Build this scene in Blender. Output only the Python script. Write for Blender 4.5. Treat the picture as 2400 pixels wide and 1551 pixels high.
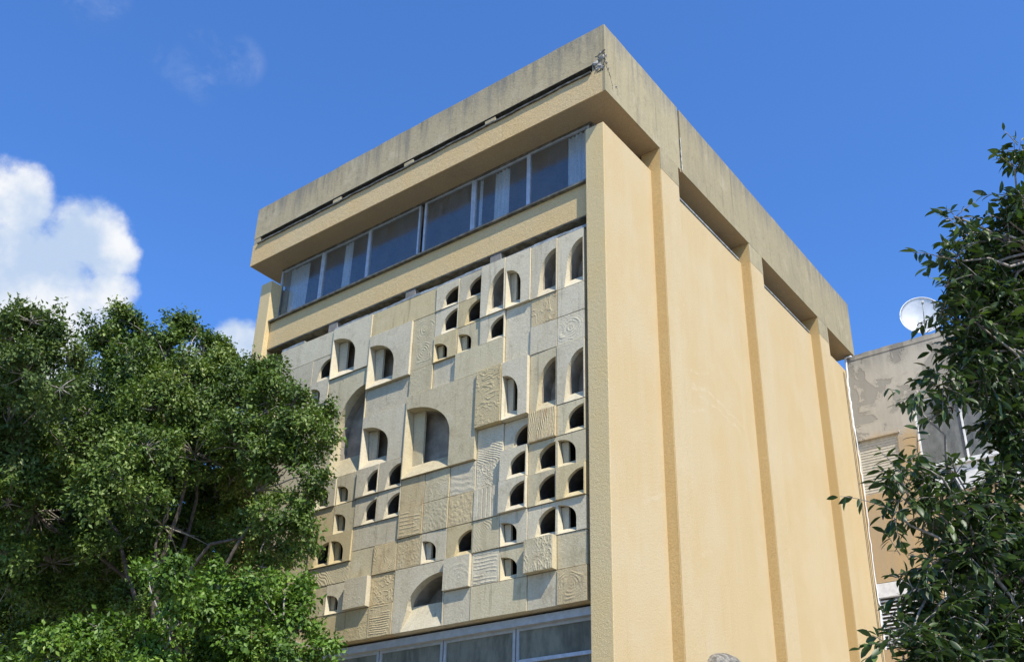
import bpy, bmesh, math, random
import numpy as np
from mathutils import Vector, Matrix, noise as mnoise

for o in list(bpy.data.objects): bpy.data.objects.remove(o, do_unlink=True)
S = bpy.context.scene
COL = S.collection
R = math.radians

# ------------------------------------------------------------------ camera
ZR = 16.38                                   # height of the roof edge
F_PX, CY_PX = 2403.55, 953.95                # focal length / principal row of the 2400 px photo
YAW, PITCH, ROLL = 0.6628, 0.4534, 0.0252
CAM = np.array([7.6212, -12.2158, 1.60])
_cy, _sy, _cp, _sp = math.cos(YAW), math.sin(YAW), math.cos(PITCH), math.sin(PITCH)
FWD = np.array([-_sy*_cp, _cy*_cp, _sp]); _r0 = np.array([_cy, _sy, 0.0]); _u0 = np.cross(_r0, FWD)
RGT = math.cos(ROLL)*_r0 + math.sin(ROLL)*_u0
UPV = -math.sin(ROLL)*_r0 + math.cos(ROLL)*_u0
def ray(px, py): return (px-1200)/F_PX*RGT - (py-CY_PX)/F_PX*UPV + FWD
def atD(px, py, d): return CAM + ray(px, py)*d
def atY(px, py, y): d = ray(px, py); return CAM + d*(y-CAM[1])/d[1]
cd = bpy.data.cameras.new('camera'); cam = bpy.data.objects.new('camera', cd); COL.objects.link(cam)
cam.matrix_world = Matrix(((RGT[0], UPV[0], -FWD[0], CAM[0]), (RGT[1], UPV[1], -FWD[1], CAM[1]),
                           (RGT[2], UPV[2], -FWD[2], CAM[2]), (0, 0, 0, 1)))
cd.sensor_fit = 'HORIZONTAL'; cd.sensor_width = 36; cd.lens = F_PX/2400*36
cd.shift_y = (CY_PX-775.5)/2400; cd.clip_start = 0.05; cd.clip_end = 5000
S.camera = cam

# ------------------------------------------------------------------ light
SUN = Vector((1.0, -0.42, 1.33)).normalized()          # towards the sun
SUN_EL = math.asin(SUN.z); SUN_ROT = math.atan2(SUN.x, SUN.y)
ld = bpy.data.lights.new('sun', 'SUN'); ld.energy = 5.0; ld.angle = R(0.53); ld.color = (1.0, 0.94, 0.83)
sun = bpy.data.objects.new('sun', ld); COL.objects.link(sun)
sun.rotation_euler = SUN.to_track_quat('Z', 'Y').to_euler(); sun.location = (20, -10, 30)
S.view_settings.view_transform = 'Standard'; S.view_settings.look = 'None'
S.view_settings.gamma = 1.0; S.view_settings.exposure = 0.45

class NT:
    """small helper to wire shader nodes"""
    def __init__(s, tree): s.t = tree; s.n = tree.nodes; s.l = tree.links
    def new(s, typ, **kw):
        n = s.n.new(typ)
        for k, v in kw.items(): setattr(n, k, v)
        return n
    def put(s, sock, v):
        if hasattr(v, 'is_output'): s.l.new(v, sock)
        elif v is not None: sock.default_value = v
    def math(s, op, a, b=None, c=None, clamp=False):
        n = s.new('ShaderNodeMath', operation=op, use_clamp=clamp); s.put(n.inputs[0], a)
        if b is not None: s.put(n.inputs[1], b)
        if c is not None: s.put(n.inputs[2], c)
        return n.outputs[0]
    def vmath(s, op, a, b=None):
        n = s.new('ShaderNodeVectorMath', operation=op); s.put(n.inputs[0], a)
        if b is not None: s.put(n.inputs[1], b)
        return n.outputs['Value'] if op in ('DOT_PRODUCT', 'LENGTH') else n.outputs[0]
    def noise(s, vec, scale, detail=4, rough=.55, dist=0):
        n = s.new('ShaderNodeTexNoise'); s.put(n.inputs['Vector'], vec)
        n.inputs['Scale'].default_value = scale; n.inputs['Detail'].default_value = detail
        n.inputs['Roughness'].default_value = rough; n.inputs['Distortion'].default_value = dist
        return n.outputs['Fac']
    def ramp(s, v, a, b, lo=0., hi=1., smooth=True):
        n = s.new('ShaderNodeMapRange', interpolation_type='SMOOTHSTEP' if smooth else 'LINEAR')
        s.put(n.inputs[0], v)
        for i, q in ((1, a), (2, b), (3, lo), (4, hi)): s.put(n.inputs[i], q)
        return n.outputs[0]
    def mix(s, f, a, b, blend='MIX'):
        n = s.new('ShaderNodeMix', data_type='RGBA', blend_type=blend)
        s.put(n.inputs[0], f)
        for i, q in ((6, a), (7, b)):
            s.put(n.inputs[i], (*q, 1) if isinstance(q, (tuple, list)) and len(q) == 3 else q)
        return n.outputs[2]
    def scale(s, vec, xyz):
        n = s.new('ShaderNodeMapping'); s.put(n.inputs[0], vec); n.inputs['Scale'].default_value = xyz
        return n.outputs[0]

W = bpy.data.worlds.new('World'); S.world = W; W.use_nodes = True
w = NT(W.node_tree); w.n.clear()
sky = w.new('ShaderNodeTexSky', sky_type='NISHITA', sun_disc=False)
sky.sun_elevation = SUN_EL; sky.sun_rotation = SUN_ROT; sky.altitude = 50
sky.air_density = 1.0; sky.dust_density = 0.4; sky.ozone_density = 4.0
tc = w.new('ShaderNodeTexCoord').outputs['Generated']
dirn = w.vmath('NORMALIZE', tc)
n1 = w.noise(dirn, 9, 9, .62); n2 = w.noise(dirn, 30, 5, .6)
CLOUDS = [(30, 470, 95), (0, 620, 150), (120, 640, 120), (195, 560, 95), (245, 600, 70), (130, 730, 140), (255, 680, 60),
          (-150, 600, 220), (-260, 800, 260), (20, 860, 170), (560, 815, 62), (640, 850, 90), (480, 900, 90), (300, 960, 150), (-420, 700, 200)]
f = None
for px, py, r in CLOUDS:
    c = ray(px, py); k = np.linalg.norm(c); c = c/k; a = r/F_PX/k
    d = w.vmath('DOT_PRODUCT', dirn, tuple(c))
    m = w.ramp(d, math.cos(a*1.35), math.cos(a*.45), 0, 1, False)
    f = m if f is None else w.math('MAXIMUM', f, m)
# the same broken cumulus goes on low round the rest of the sky
sep = w.new('ShaderNodeSeparateXYZ'); w.put(sep.inputs[0], dirn)
lown = w.noise(dirn, 3.1, 3, .5)
band = w.math('MULTIPLY', w.ramp(sep.outputs[2], .42, .16), w.ramp(lown, .54, .68))
away = w.ramp(w.vmath('DOT_PRODUCT', dirn, tuple(FWD/np.linalg.norm(FWD))), .80, .62)
f = w.math('MAXIMUM', f, w.math('MULTIPLY', band, away))
edge = w.math('ADD', f, w.math('MULTIPLY', w.math('SUBTRACT', n1, .5), 1.9))
edge = w.math('ADD', edge, w.math('MULTIPLY', w.math('SUBTRACT', n2, .5), .95))
cmask = w.math('MULTIPLY', w.ramp(edge, .26, .92), w.ramp(f, .02, .16))
# thin wisps
wisp = None
for px, py, r in ((470, 150, 75), (560, 145, 55), (405, 140, 45), (475, 195, 45), (225, -5, 70)):
    c = ray(px, py); k = np.linalg.norm(c); c = c/k; a = r/F_PX/k
    m = w.ramp(w.vmath('DOT_PRODUCT', dirn, tuple(c)), math.cos(a*1.3), math.cos(a*.2))
    wisp = m if wisp is None else w.math('MAXIMUM', wisp, m)
wn = w.ramp(w.noise(dirn, 26, 6, .65, .6), .38, .78)
wmask = w.math('MULTIPLY', w.math('MULTIPLY', wisp, wn), .15)
shade = w.noise(dirn, 13, 5, .55)
ccol = w.mix(w.ramp(shade, .36, .62), (3.7, 4.6, 6.0), (6.6, 6.7, 6.8))
skyc = w.mix(1.0, sky.outputs[0], (0.77, 1.24, 1.82), 'MULTIPLY')
allm = w.math('MAXIMUM', w.math('MULTIPLY', cmask, .97), wmask)
colr = w.mix(allm, skyc, ccol)
bg = w.new('ShaderNodeBackground'); w.put(bg.inputs[0], colr); bg.inputs[1].default_value = 0.107
w.put(w.new('ShaderNodeOutputWorld').inputs[0], bg.outputs[0])

# ------------------------------------------------------------------ materials
def new_mat(name, rough_diffuse=False):
    m = bpy.data.materials.new(name); m.use_nodes = True
    t = NT(m.node_tree); t.n.clear()
    p = t.new('ShaderNodeBsdfPrincipled'); o = t.new('ShaderNodeOutputMaterial'); t.put(o.inputs[0], p.outputs[0])
    p.inputs['Specular IOR Level'].default_value = .25
    if rough_diffuse: p.inputs['Diffuse Roughness'].default_value = 1.0
    return m, t, p
def pos(t): return t.new('ShaderNodeNewGeometry').outputs['Position']
def bump(t, p, h, strength, dist):
    b = t.new('ShaderNodeBump'); b.inputs['Strength'].default_value = strength; b.inputs['Distance'].default_value = dist
    t.put(b.inputs['Height'], h); t.put(p.inputs['Normal'], b.outputs[0])
SMEARS = [(2.555, 10.382, 3.555, 10.764), (2.521, 10.047, 3.414, 10.334), (2.598, 9.594, 3.271, 9.862), (2.858, 10.233, 3.635, 10.337), (3.635, 10.337, 4.996, 10.194), (3.14, 10.132, 3.986, 10.12), (3.986, 10.12, 4.78, 10.02), (0.949, 7.285, 1.684, 7.773), (2.635, 6.941, 3.212, 7.172)]
def mat_stucco(name, c, pale, grain=70, bstr=.55, amt=.55, dark=None, smear=False):
    m, t, p = new_mat(name); P = pos(t)
    big = t.ramp(t.noise(P, .55, 5, .6), .38, .66)
    streak = t.ramp(t.noise(t.scale(P, (2.2, 2.2, .22)), 1.0, 5, .6), .42, .72)
    k = t.mix(t.math('MULTIPLY', big, amt), c, pale)
    k = t.mix(t.math('MULTIPLY', streak, amt*.8), k, pale)
    drip = t.noise(t.scale(P, (9, 9, .28)), 1.0, 6, .72)
    k = t.mix(t.ramp(drip, .56, .74, 0, .38), k, tuple(v*.80 for v in c))
    patch = t.ramp(t.noise(t.scale(P, (.8, .8, .5)), 1.0, 4, .5, .8), .57, .60)
    k = t.mix(t.math('MULTIPLY', patch, .12), k, tuple(min(1, v*1.10) for v in pale))
    if smear:     # pale trowel marks of an old repair
        q = t.new('ShaderNodeSeparateXYZ'); t.put(q.inputs[0], P); yy, zz = q.outputs[1], q.outputs[2]; sm = None
        wob = t.math('MULTIPLY', t.math('SUBTRACT', t.noise(P, 2.5, 3), .5), .25)
        for y0, z0, y1, z1 in SMEARS:
            L2 = (y1-y0)**2+(z1-z0)**2; dy, dz = t.math('SUBTRACT', yy, y0), t.math('ADD', t.math('SUBTRACT', zz, z0), wob)
            h = t.math('DIVIDE', t.math('ADD', t.math('MULTIPLY', dy, y1-y0), t.math('MULTIPLY', dz, z1-z0)), L2, clamp=True)
            ey, ez = t.math('SUBTRACT', dy, t.math('MULTIPLY', h, y1-y0)), t.math('SUBTRACT', dz, t.math('MULTIPLY', h, z1-z0))
            d = t.math('SQRT', t.math('ADD', t.math('MULTIPLY', ey, ey), t.math('MULTIPLY', ez, ez)))
            m_ = t.ramp(d, .06, .0); sm = m_ if sm is None else t.math('MAXIMUM', sm, m_)
        sm = t.math('MULTIPLY', sm, t.ramp(t.noise(t.scale(P, (6, 6, 14)), 1.0, 4, .7), .42, .62))
        k = t.mix(t.math('MULTIPLY', sm, .32), k, (.62, .54, .39))
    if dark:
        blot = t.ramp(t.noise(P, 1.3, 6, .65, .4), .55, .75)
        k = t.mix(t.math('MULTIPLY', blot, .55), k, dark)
    g = t.noise(P, grain, 3, .7); g2 = t.noise(P, grain*.33, 2, .5)
    k = t.mix(.38, k, t.mix(t.ramp(g, .30, .70), (.45, .43, .40), (1.3, 1.3, 1.3)), 'MULTIPLY')
    t.put(p.inputs['Base Color'], k); p.inputs['Roughness'].default_value = .92
    bump(t, p, t.math('ADD', g, t.math('MULTIPLY', g2, .7)), bstr, .012)
    return m
def mat_concrete(name, c, dark, light, streaky=.7, top=None, grain=30, rust=None):
    m, t, p = new_mat(name); P = pos(t)
    st = t.noise(t.scale(P, (5.0, 5.0, .5)), 1.0, 6, .65)
    blot = t.noise(P, 2.2, 7, .68)
    k = t.mix(t.ramp(st, .46, .72, 0, streaky), c, dark)
    k = t.mix(t.ramp(blot, .52, .72, 0, .6), k, light)
    k = t.mix(t.ramp(t.noise(P, .8, 6, .68), .50, .70, 0, .60), k, dark)
    k = t.mix(t.ramp(t.noise(P, 4.5, 6, .75), .54, .66, 0, .45), k, tuple(v*.82 for v in dark))
    if top is not None:       # lichen and soot running down from the roof edge
        z = t.new('ShaderNodeSeparateXYZ'); t.put(z.inputs[0], P)
        up = t.ramp(t.math('ADD', z.outputs[2], t.math('MULTIPLY', t.math('SUBTRACT', st, .5), 1.6)), top-.75, top+.15)
        k = t.mix(t.math('MULTIPLY', up, t.ramp(st, .30, .62, .15, .75)), k, (.19, .18, .15))
    if rust:
        k = t.mix(t.ramp(t.noise(t.scale(P, (7, 7, 1.6)), 1.0, 6, .7), .56, .74, 0, .75), k, rust)
    drip = t.noise(t.scale(P, (11, 11, .7)), 1.0, 5, .7)
    k = t.mix(t.ramp(drip, .56, .70, 0, .50), k, tuple(v*.6 for v in dark))
    oi = t.new('ShaderNodeObjectInfo').outputs['Random']
    k = t.mix(1.0, k, t.mix(oi, (.90, .89, .87), (1.05, 1.05, 1.04)), 'MULTIPLY')
    g = t.noise(P, grain, 5, .7)
    k = t.mix(.22, k, t.mix(t.ramp(g, .3, .7), (.5, .5, .48), (1.25, 1.25, 1.25)), 'MULTIPLY')
    t.put(p.inputs['Base Color'], k); p.inputs['Roughness'].default_value = .9
    bump(t, p, t.math('ADD', g, t.math('MULTIPLY', blot, .8)), .45, .015)
    return m
def mat_plain(name, c, rough=.6, metal=0, var=.15, scale=8):
    m, t, p = new_mat(name); P = pos(t)
    k = t.mix(t.ramp(t.noise(P, scale, 4, .6), .35, .7), tuple(v*(1-var) for v in c), tuple(min(1, v*(1+var)) for v in c))
    t.put(p.inputs['Base Color'], k); p.inputs['Roughness'].default_value = rough; p.inputs['Metallic'].default_value = metal
    return m
def mat_glass(name, tint, dirt, dirtc, rough=.16, refl=1.0):
    m = bpy.data.materials.new(name); m.use_nodes = True; t = NT(m.node_tree); t.n.clear()
    P = pos(t)
    tr = t.new('ShaderNodeBsdfTransparent'); tr.inputs[0].default_value = (*tint, 1)
    gl = t.new('ShaderNodeBsdfGlossy'); gl.inputs['Roughness'].default_value = rough
    gl.inputs[0].default_value = (refl, refl, refl, 1)
    di = t.new('ShaderNodeBsdfDiffuse'); di.inputs[0].default_value = (*dirtc, 1)
    fr = t.new('ShaderNodeFresnel'); t.put(fr.inputs[0], t.ramp(t.new('ShaderNodeNewGeometry').outputs['Backfacing'], 0, 1, 1.5, 1/1.5, False))
    b = t.new('ShaderNodeBump'); b.inputs['Strength'].default_value = .06; b.inputs['Distance'].default_value = .05
    t.put(b.inputs['Height'], t.noise(P, 1.3, 2)); t.put(gl.inputs['Normal'], b.outputs[0])
    a = t.new('ShaderNodeMixShader'); t.put(a.inputs[0], t.math('MULTIPLY', fr.outputs[0], 1.35, clamp=True))
    t.put(a.inputs[1], tr.outputs[0]); t.put(a.inputs[2], gl.outputs[0])
    d = t.new('ShaderNodeMixShader')
    t.put(d.inputs[0], t.ramp(t.noise(t.scale(P, (3, 3, 1)), 1.5, 5, .65), .25, .8, dirt*.5, dirt*1.5))
    t.put(d.inputs[1], a.outputs[0]); t.put(d.inputs[2], di.outputs[0])
    t.put(t.new('ShaderNodeOutputMaterial').inputs[0], d.outputs[0])
    return m
def mat_leaf(name, c1, c2, c3, trans=.30, rough=.42):
    m = bpy.data.materials.new(name); m.use_nodes = True; t = NT(m.node_tree); t.n.clear()
    at = t.new('ShaderNodeAttribute', attribute_name='tone').outputs['Fac']
    k = t.mix(t.ramp(at, 0, .55), c1, c2); k = t.mix(t.ramp(at, .72, 1.0), k, c3)
    p = t.new('ShaderNodeBsdfPrincipled'); t.put(p.inputs['Base Color'], k)
    p.inputs['Roughness'].default_value = rough; p.inputs['Specular IOR Level'].default_value = .32
    tl = t.new('ShaderNodeBsdfTranslucent'); t.put(tl.inputs[0], t.mix(1.0, k, (1.5, 1.6, .7), 'MULTIPLY'))
    x = t.new('ShaderNodeMixShader'); x.inputs[0].default_value = trans
    t.put(x.inputs[1], p.outputs[0]); t.put(x.inputs[2], tl.outputs[0])
    t.put(t.new('ShaderNodeOutputMaterial').inputs[0], x.outputs[0])
    return m

M = {}
M['stucco'] = mat_stucco('stucco_ochre', (.50, .378, .20), (.52, .425, .265), 75, .5, .5, None, True)
M['reveal'] = mat_stucco('stucco_ochre_bounce', (.53, .365, .155), (.54, .395, .185), 70, .5, .4)  # deeper ochre paint, with warm bounced light put into the colour
M['stucco_front'] = mat_stucco('stucco_front', (.61, .44, .205), (.59, .455, .245), 64, .6, .5)
M['stucco_pier'] = mat_stucco('stucco_pier', (.63, .475, .225), (.60, .485, .28), 60, .6, .6)
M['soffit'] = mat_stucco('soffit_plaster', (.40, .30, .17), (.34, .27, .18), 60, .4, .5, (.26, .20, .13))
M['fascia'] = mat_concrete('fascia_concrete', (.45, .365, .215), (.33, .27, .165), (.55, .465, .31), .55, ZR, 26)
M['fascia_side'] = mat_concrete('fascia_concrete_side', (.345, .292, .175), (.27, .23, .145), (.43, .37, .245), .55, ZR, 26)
M['fascia_low'] = mat_stucco('fascia_render', (.61, .43, .20), (.58, .45, .25), 55, .6, .5)
M['pale'] = mat_concrete('relief_pale', (.575, .505, .355), (.45, .38, .25), (.63, .57, .43), .45, None, 30)
M['buff'] = mat_concrete('relief_buff', (.555, .45, .25), (.43, .335, .175), (.60, .50, .32), .5, None, 34)
M['rust'] = mat_concrete('relief_rust', (.54, .43, .245), (.42, .315, .165), (.58, .49, .32), .5, None, 34, (.36, .205, .085))
M['tan'] = mat_concrete('relief_tan', (.555, .475, .30), (.42, .345, .205), (.61, .535, .375), .5, None, 32)
M['void'] = mat_plain('niche_shade', (.055, .048, .038), .95, 0, .35, 5)  # near-black colour paints the unlit depth of the small niches
M['inner'] = mat_plain('interior_plaster', (.20, .185, .16), .9)
M['alu'] = mat_plain('aluminium', (.46, .49, .52), .45, .3, .12)
M['frame_grey'] = mat_plain('grey_frame', (.40, .42, .41), .5, .1, .1)
M['dark_metal_and_shade'] = mat_plain('dark_metal_and_shade', (.13, .125, .10), .6, .1, .4)  # metal of flashing and sill; also painted shade in the spandrel gap
M['slot'] = mat_plain('slot_shade', (.055, .055, .045), .8, 0, .4)  # shade inside the roof slot, painted as a near-black colour
M['rail'] = mat_plain('zinc_rail', (.33, .345, .32), .5, .3, .3)
M['glass'] = mat_glass('window_glass', (.95, .97, .97), .10, (.26, .29, .29))
M['glass_low'] = mat_glass('frosted_glass', (.45, .50, .47), .85, (.215, .215, .165), .4, .22)
M['glass_nb'] = mat_glass('balcony_glass', (.55, .58, .56), .55, (.30, .30, .27), .2)
M['curtain'] = mat_plain('curtain_cloth', (.52, .55, .57), .9, 0, .12, 30)
M['white'] = mat_plain('white_paint', (.76, .75, .71), .5, 0, .1)
M['sealant'] = mat_plain('white_plastic', (.80, .80, .78), .5, 0, .08)
M['crack'] = mat_plain('crack_filler', (.06, .055, .05), .95, 0, .5, 20)
M['broken'] = mat_concrete('broken_concrete', (.46, .44, .40), (.20, .19, .17), (.62, .60, .56), .6, None, 60)
M['shutter'] = mat_plain('shutter_cream', (.66, .60, .46), .55, 0, .1, 14)
M['dish'] = mat_plain('dish_white', (.84, .84, .82), .45, 0, .06, 3)
M['hood'] = mat_plain('weathered_hood', (.20, .185, .155), .8, .1, .5, 12)
M['bark'] = mat_plain('bark', (.125, .105, .085), .95, 0, .35, 20)
M['twig'] = mat_plain('twig_bark', (.27, .24, .20), .9, 0, .3, 30)
M['leaf_small'] = mat_leaf('leaf_small', (.050, .098, .010), (.105, .190, .018), (.235, .305, .055), .15, .5)
M['leaf_olive'] = mat_leaf('leaf_olive', (.046, .080, .014), (.100, .160, .024), (.235, .280, .075), .17, .52)
M['leaf_far'] = mat_leaf('leaf_far', (.060, .095, .022), (.100, .150, .032), (.190, .200, .075), .2, .55)
M['leaf_big'] = mat_leaf('leaf_big', (.026, .048, .013), (.042, .075, .018), (.105, .160, .034), .20, .42)
def mat_ground():
    m, t, p = new_mat('ground_paving'); P = pos(t)
    k = t.mix(t.ramp(t.noise(P, .35, 6, .65), .4, .65), (.20, .185, .16), (.27, .25, .215))
    t.put(p.inputs['Base Color'], k); p.inputs['Roughness'].default_value = .95
    bump(t, p, t.noise(P, 60, 4), .4, .01); return m
M['ground'] = mat_ground()
def mat_peeling():
    m, t, p = new_mat('peeling_plaster'); P = pos(t)
    z = t.new('ShaderNodeSeparateXYZ'); t.put(z.inputs[0], P); z = z.outputs[2]
    n = t.noise(P, 1.15, 9, .66, .5); st = t.noise(t.scale(P, (4, 4, .5)), 1, 5, .65)
    upper = t.ramp(t.math('ADD', z, t.math('MULTIPLY', n, .8)), 12.55, 12.85)
    paint = t.mix(upper, (.52, .36, .18), (.53, .475, .37))
    paint = t.mix(t.ramp(st, .4, .75, 0, .5), paint, (.36, .32, .25))
    bare = t.mix(st, (.29, .26, .20), (.41, .375, .31))
    peel = t.ramp(n, t.mix(upper, (.70, .70, .70), (.505, .505, .505)), t.mix(upper, (.72, .72, .72), (.525, .525, .525)))
    fl2 = t.ramp(t.math('ADD', n, t.math('MULTIPLY', t.math('SUBTRACT', t.noise(P, 9, 5, .7), .5), .16)), .46, .49)
    k = t.mix(t.math('MULTIPLY', t.math('MULTIPLY', fl2, upper), .55), paint, (.43, .385, .30))
    k = t.mix(peel, k, bare)
    soot = t.ramp(t.math('ADD', z, t.math('MULTIPLY', st, 1.2)), 14.6, 15.5, 0, .6)
    k = t.mix(soot, k, (.17, .16, .14))
    t.put(p.inputs['Base Color'], k); p.inputs['Roughness'].default_value = .93
    bump(t, p, t.math('SUBTRACT', t.math('MULTIPLY', t.noise(P, 35, 4), .4), peel), .7, .02); return m
M['peel'] = mat_peeling()

# ------------------------------------------------------------------ builders
def link(name, me, mat, parent=None, loc=None):
    o = bpy.data.objects.new(name, me); COL.objects.link(o)
    if mat is not None and not me.materials: me.materials.append(mat)
    if parent is not None: o.parent = parent
    if loc is not None: o.location = loc
    return o
def empty(name, loc, label, cat, group=None):
    o = bpy.data.objects.new(name, None); COL.objects.link(o); o.empty_display_size = .3
    o['label'] = label; o['category'] = cat
    if group: o['group'] = group
    o['base'] = loc
    return o        # parts are built in world coordinates, the Empty moves to the base at the end
def tag(o, label, cat, group=None, kind=None):
    if label: o['label'] = label
    if cat: o['category'] = cat
    if group: o['group'] = group
    if kind: o['kind'] = kind
    return o
def box_bm(bm, x0, x1, y0, y1, z0, z1, mi=0):
    v = [bm.verts.new(c) for c in ((x0,y0,z0),(x1,y0,z0),(x1,y1,z0),(x0,y1,z0),(x0,y0,z1),(x1,y0,z1),(x1,y1,z1),(x0,y1,z1))]
    for q in ((0,3,2,1),(4,5,6,7),(0,1,5,4),(1,2,6,5),(2,3,7,6),(3,0,4,7)):
        bm.faces.new([v[i] for i in q]).material_index = mi
    return v
def done(bm, name):
    bmesh.ops.recalc_face_normals(bm, faces=bm.faces)
    me = bpy.data.meshes.new(name); bm.to_mesh(me); bm.free(); return me
def box(name, x0, x1, y0, y1, z0, z1, mat, parent=None, bev=0.0, seg=2):
    bm = bmesh.new(); box_bm(bm, x0, x1, y0, y1, z0, z1)
    if bev: bmesh.ops.bevel(bm, geom=list(bm.edges), offset=bev, segments=seg, affect='EDGES', profile=.6)
    return link(name, done(bm, name), mat, parent)
def boxes(name, lst, mat, parent=None, bev=0.0):
    bm = bmesh.new()
    for b in lst: box_bm(bm, *b)
    if bev: bmesh.ops.bevel(bm, geom=list(bm.edges), offset=bev, segments=1, affect='EDGES')
    return link(name, done(bm, name), mat, parent)
def tube(pts, rads, n=8):
    """tapered tube through pts -> (verts, faces)"""
    V, Fc = [], []
    pts = [Vector(p) for p in pts]; prev = None
    for i, p in enumerate(pts):
        d = (pts[min(i+1, len(pts)-1)]-pts[max(i-1, 0)]).normalized()
        a = prev if prev is not None else (Vector((0, 0, 1)) if abs(d.z) < .9 else Vector((1, 0, 0)))
        s = d.cross(a).normalized(); u = s.cross(d).normalized(); prev = u
        for k in range(n):
            t = 2*math.pi*k/n; V.append(p + (s*math.cos(t)+u*math.sin(t))*rads[i])
    for i in range(len(pts)-1):
        for k in range(n):
            Fc.append((i*n+k, i*n+(k+1) % n, (i+1)*n+(k+1) % n, (i+1)*n+k))
    Fc.append(tuple(range(n-1, -1, -1))); Fc.append(tuple(range((len(pts)-1)*n, len(pts)*n)))
    return V, Fc
def tubes_obj(name, lst, mat, parent=None, n=8):
    V, Fc = [], []
    for pts, rads in lst:
        v, f_ = tube(pts, rads, n); o = len(V); V += v; Fc += [tuple(i+o for i in q) for q in f_]
    me = bpy.data.meshes.new(name); me.from_pydata([tuple(v) for v in V], [], Fc)
    for p in me.polygons: p.use_smooth = len(p.vertices) == 4
    return link(name, me, mat, parent)
def wobbly(bm, cuts, amp, seed, scale=1.5):
    """subdivide long edges and push vertices a little: cast concrete is never dead straight"""
    bmesh.ops.subdivide_edges(bm, edges=bm.edges[:], cuts=cuts, use_grid_fill=True)
    for v in bm.verts:
        n = mnoise.noise_vector(Vector(v.co)*scale + Vector((seed, 0, 0)))
        v.co += n*amp

# ------------------------------------------------------------------ ground
me = bpy.data.meshes.new('ground'); me.from_pydata([(-900,-900,0),(900,-900,0),(900,900,0),(-900,900,0)], [], [(0,1,2,3)])
tag(link('ground', me, M['ground']), None, None, None, 'structure')

# ================================================================== main building
XF, YF = 0.214, -0.245          # outer faces of the roof fascia
ZS = 14.78                      # soffit
YE = 11.81
B = empty('corner_building', (-4.6, 6, 0), 'ochre rendered building with overhanging concrete roof band and arched relief screen on its front', 'building')
# roof slab + fascia, front run with a slot, side run with an expansion joint
def fascia_piece(name, x0, x1, y0, y1, z0, z1, mat, seed, cuts=14, amp=.007):
    bm = bmesh.new(); box_bm(bm, x0, x1, y0, y1, z0, z1)
    # cut along the length only, plus a few rows
    L = max(x1-x0, y1-y0); ax = 0 if x1-x0 > y1-y0 else 1
    n = max(2, int(L/.25))
    for i in range(1, n):
        co = [0, 0, 0]; no = [0, 0, 0]; co[ax] = (x0 if ax == 0 else y0)+L*i/n; no[ax] = 1
        bmesh.ops.bisect_plane(bm, geom=bm.verts[:]+bm.edges[:]+bm.faces[:], plane_co=co, plane_no=no)
    for v in bm.verts:
        n3 = mnoise.noise_vector(Vector(v.co)*2.3 + Vector((seed, 3, 1)))
        if abs(v.co.z-ZR) < .02: v.co.z += n3.z*amp*2.2
        v.co.x += n3.x*amp*.5; v.co.y += n3.y*amp*.5
    return link(name, done(bm, name), mat, B)
ZG1, ZG0 = 15.53, 15.355        # slot
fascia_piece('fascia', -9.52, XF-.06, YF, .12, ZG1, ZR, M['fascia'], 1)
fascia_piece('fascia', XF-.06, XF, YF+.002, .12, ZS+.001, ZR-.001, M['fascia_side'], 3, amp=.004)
fascia_piece('fascia', -9.52, XF-.06, YF, .12, ZS, ZG0-.005, M['fascia_low'], 2, amp=.003)
box('fascia', -9.505, -9.30, YF+.006, .12, ZG0-.01, ZG1+.005, M['fascia'], B)        # closed ends of the slot
box('fascia', -.06, XF-.055, YF+.006, .12, ZG0-.01, ZG1+.005, M['fascia'], B)
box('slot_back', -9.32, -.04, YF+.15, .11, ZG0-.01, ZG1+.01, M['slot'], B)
fl = []
for i in range(37):                                                   # drip flashing, slightly wavy
    x0 = -9.34+i*.2505; h = .006*math.sin(i*1.7)+.004*math.sin(i*.6)
    fl.append((x0, x0+.2505, YF-.040, YF+.12, ZG0-.030+h, ZG0+.004+h))
boxes('drip_flashing', fl, M['dark_metal_and_shade'], B)
for px, py in ((788.7, 470), (956.9, 381.5), (1147.8, 283)):
    c = atY(px, py, YF); box('spacer_block', c[0]-.13, c[0]+.13, YF+.01, YF+.16, ZG0+.016, ZG1-.03, M['fascia'], B, .008)
# side run
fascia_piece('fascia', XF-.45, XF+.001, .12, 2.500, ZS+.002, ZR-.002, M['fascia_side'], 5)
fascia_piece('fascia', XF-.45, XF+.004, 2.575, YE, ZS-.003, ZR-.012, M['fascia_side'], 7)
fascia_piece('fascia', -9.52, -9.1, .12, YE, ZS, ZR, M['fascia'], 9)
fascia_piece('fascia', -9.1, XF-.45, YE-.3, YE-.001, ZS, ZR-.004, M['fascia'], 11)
box('joint_filler', XF-.2, XF-.06, 2.49, 2.59, ZS, ZR-.03, M['crack'], B)
jr = random.Random(4); V = []; z = ZS-.0
pts = []
while z < ZR-.05:
    pts.append((XF-.035+jr.uniform(-.012, .012), 2.525+jr.uniform(-.012, .012), z)); z += jr.uniform(.06, .16)
tubes_obj('torn_sealant', [(pts, [jr.uniform(.006, .018) for _ in pts])], M['rail'], B, 5)
pts = [(XF+.002, 2.574+jr.uniform(-.012, .008), ZS+.02+i*.045) for i in range(20)]
tubes_obj('torn_sealant', [(pts, [jr.uniform(.002, .006) for _ in pts])], M['sealant'], B, 5)
box('roof_slab', -9.1, XF-.45, .12, YE-.3, ZS+.9, ZR-.25, M['fascia'], B)
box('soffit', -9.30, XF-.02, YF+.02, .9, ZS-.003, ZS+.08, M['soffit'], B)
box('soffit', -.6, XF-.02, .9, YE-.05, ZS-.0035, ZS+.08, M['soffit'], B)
box('soffit', -9.50, -8.6, .9, YE-.05, ZS-.0035, ZS+.08, M['soffit'], B)
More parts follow.
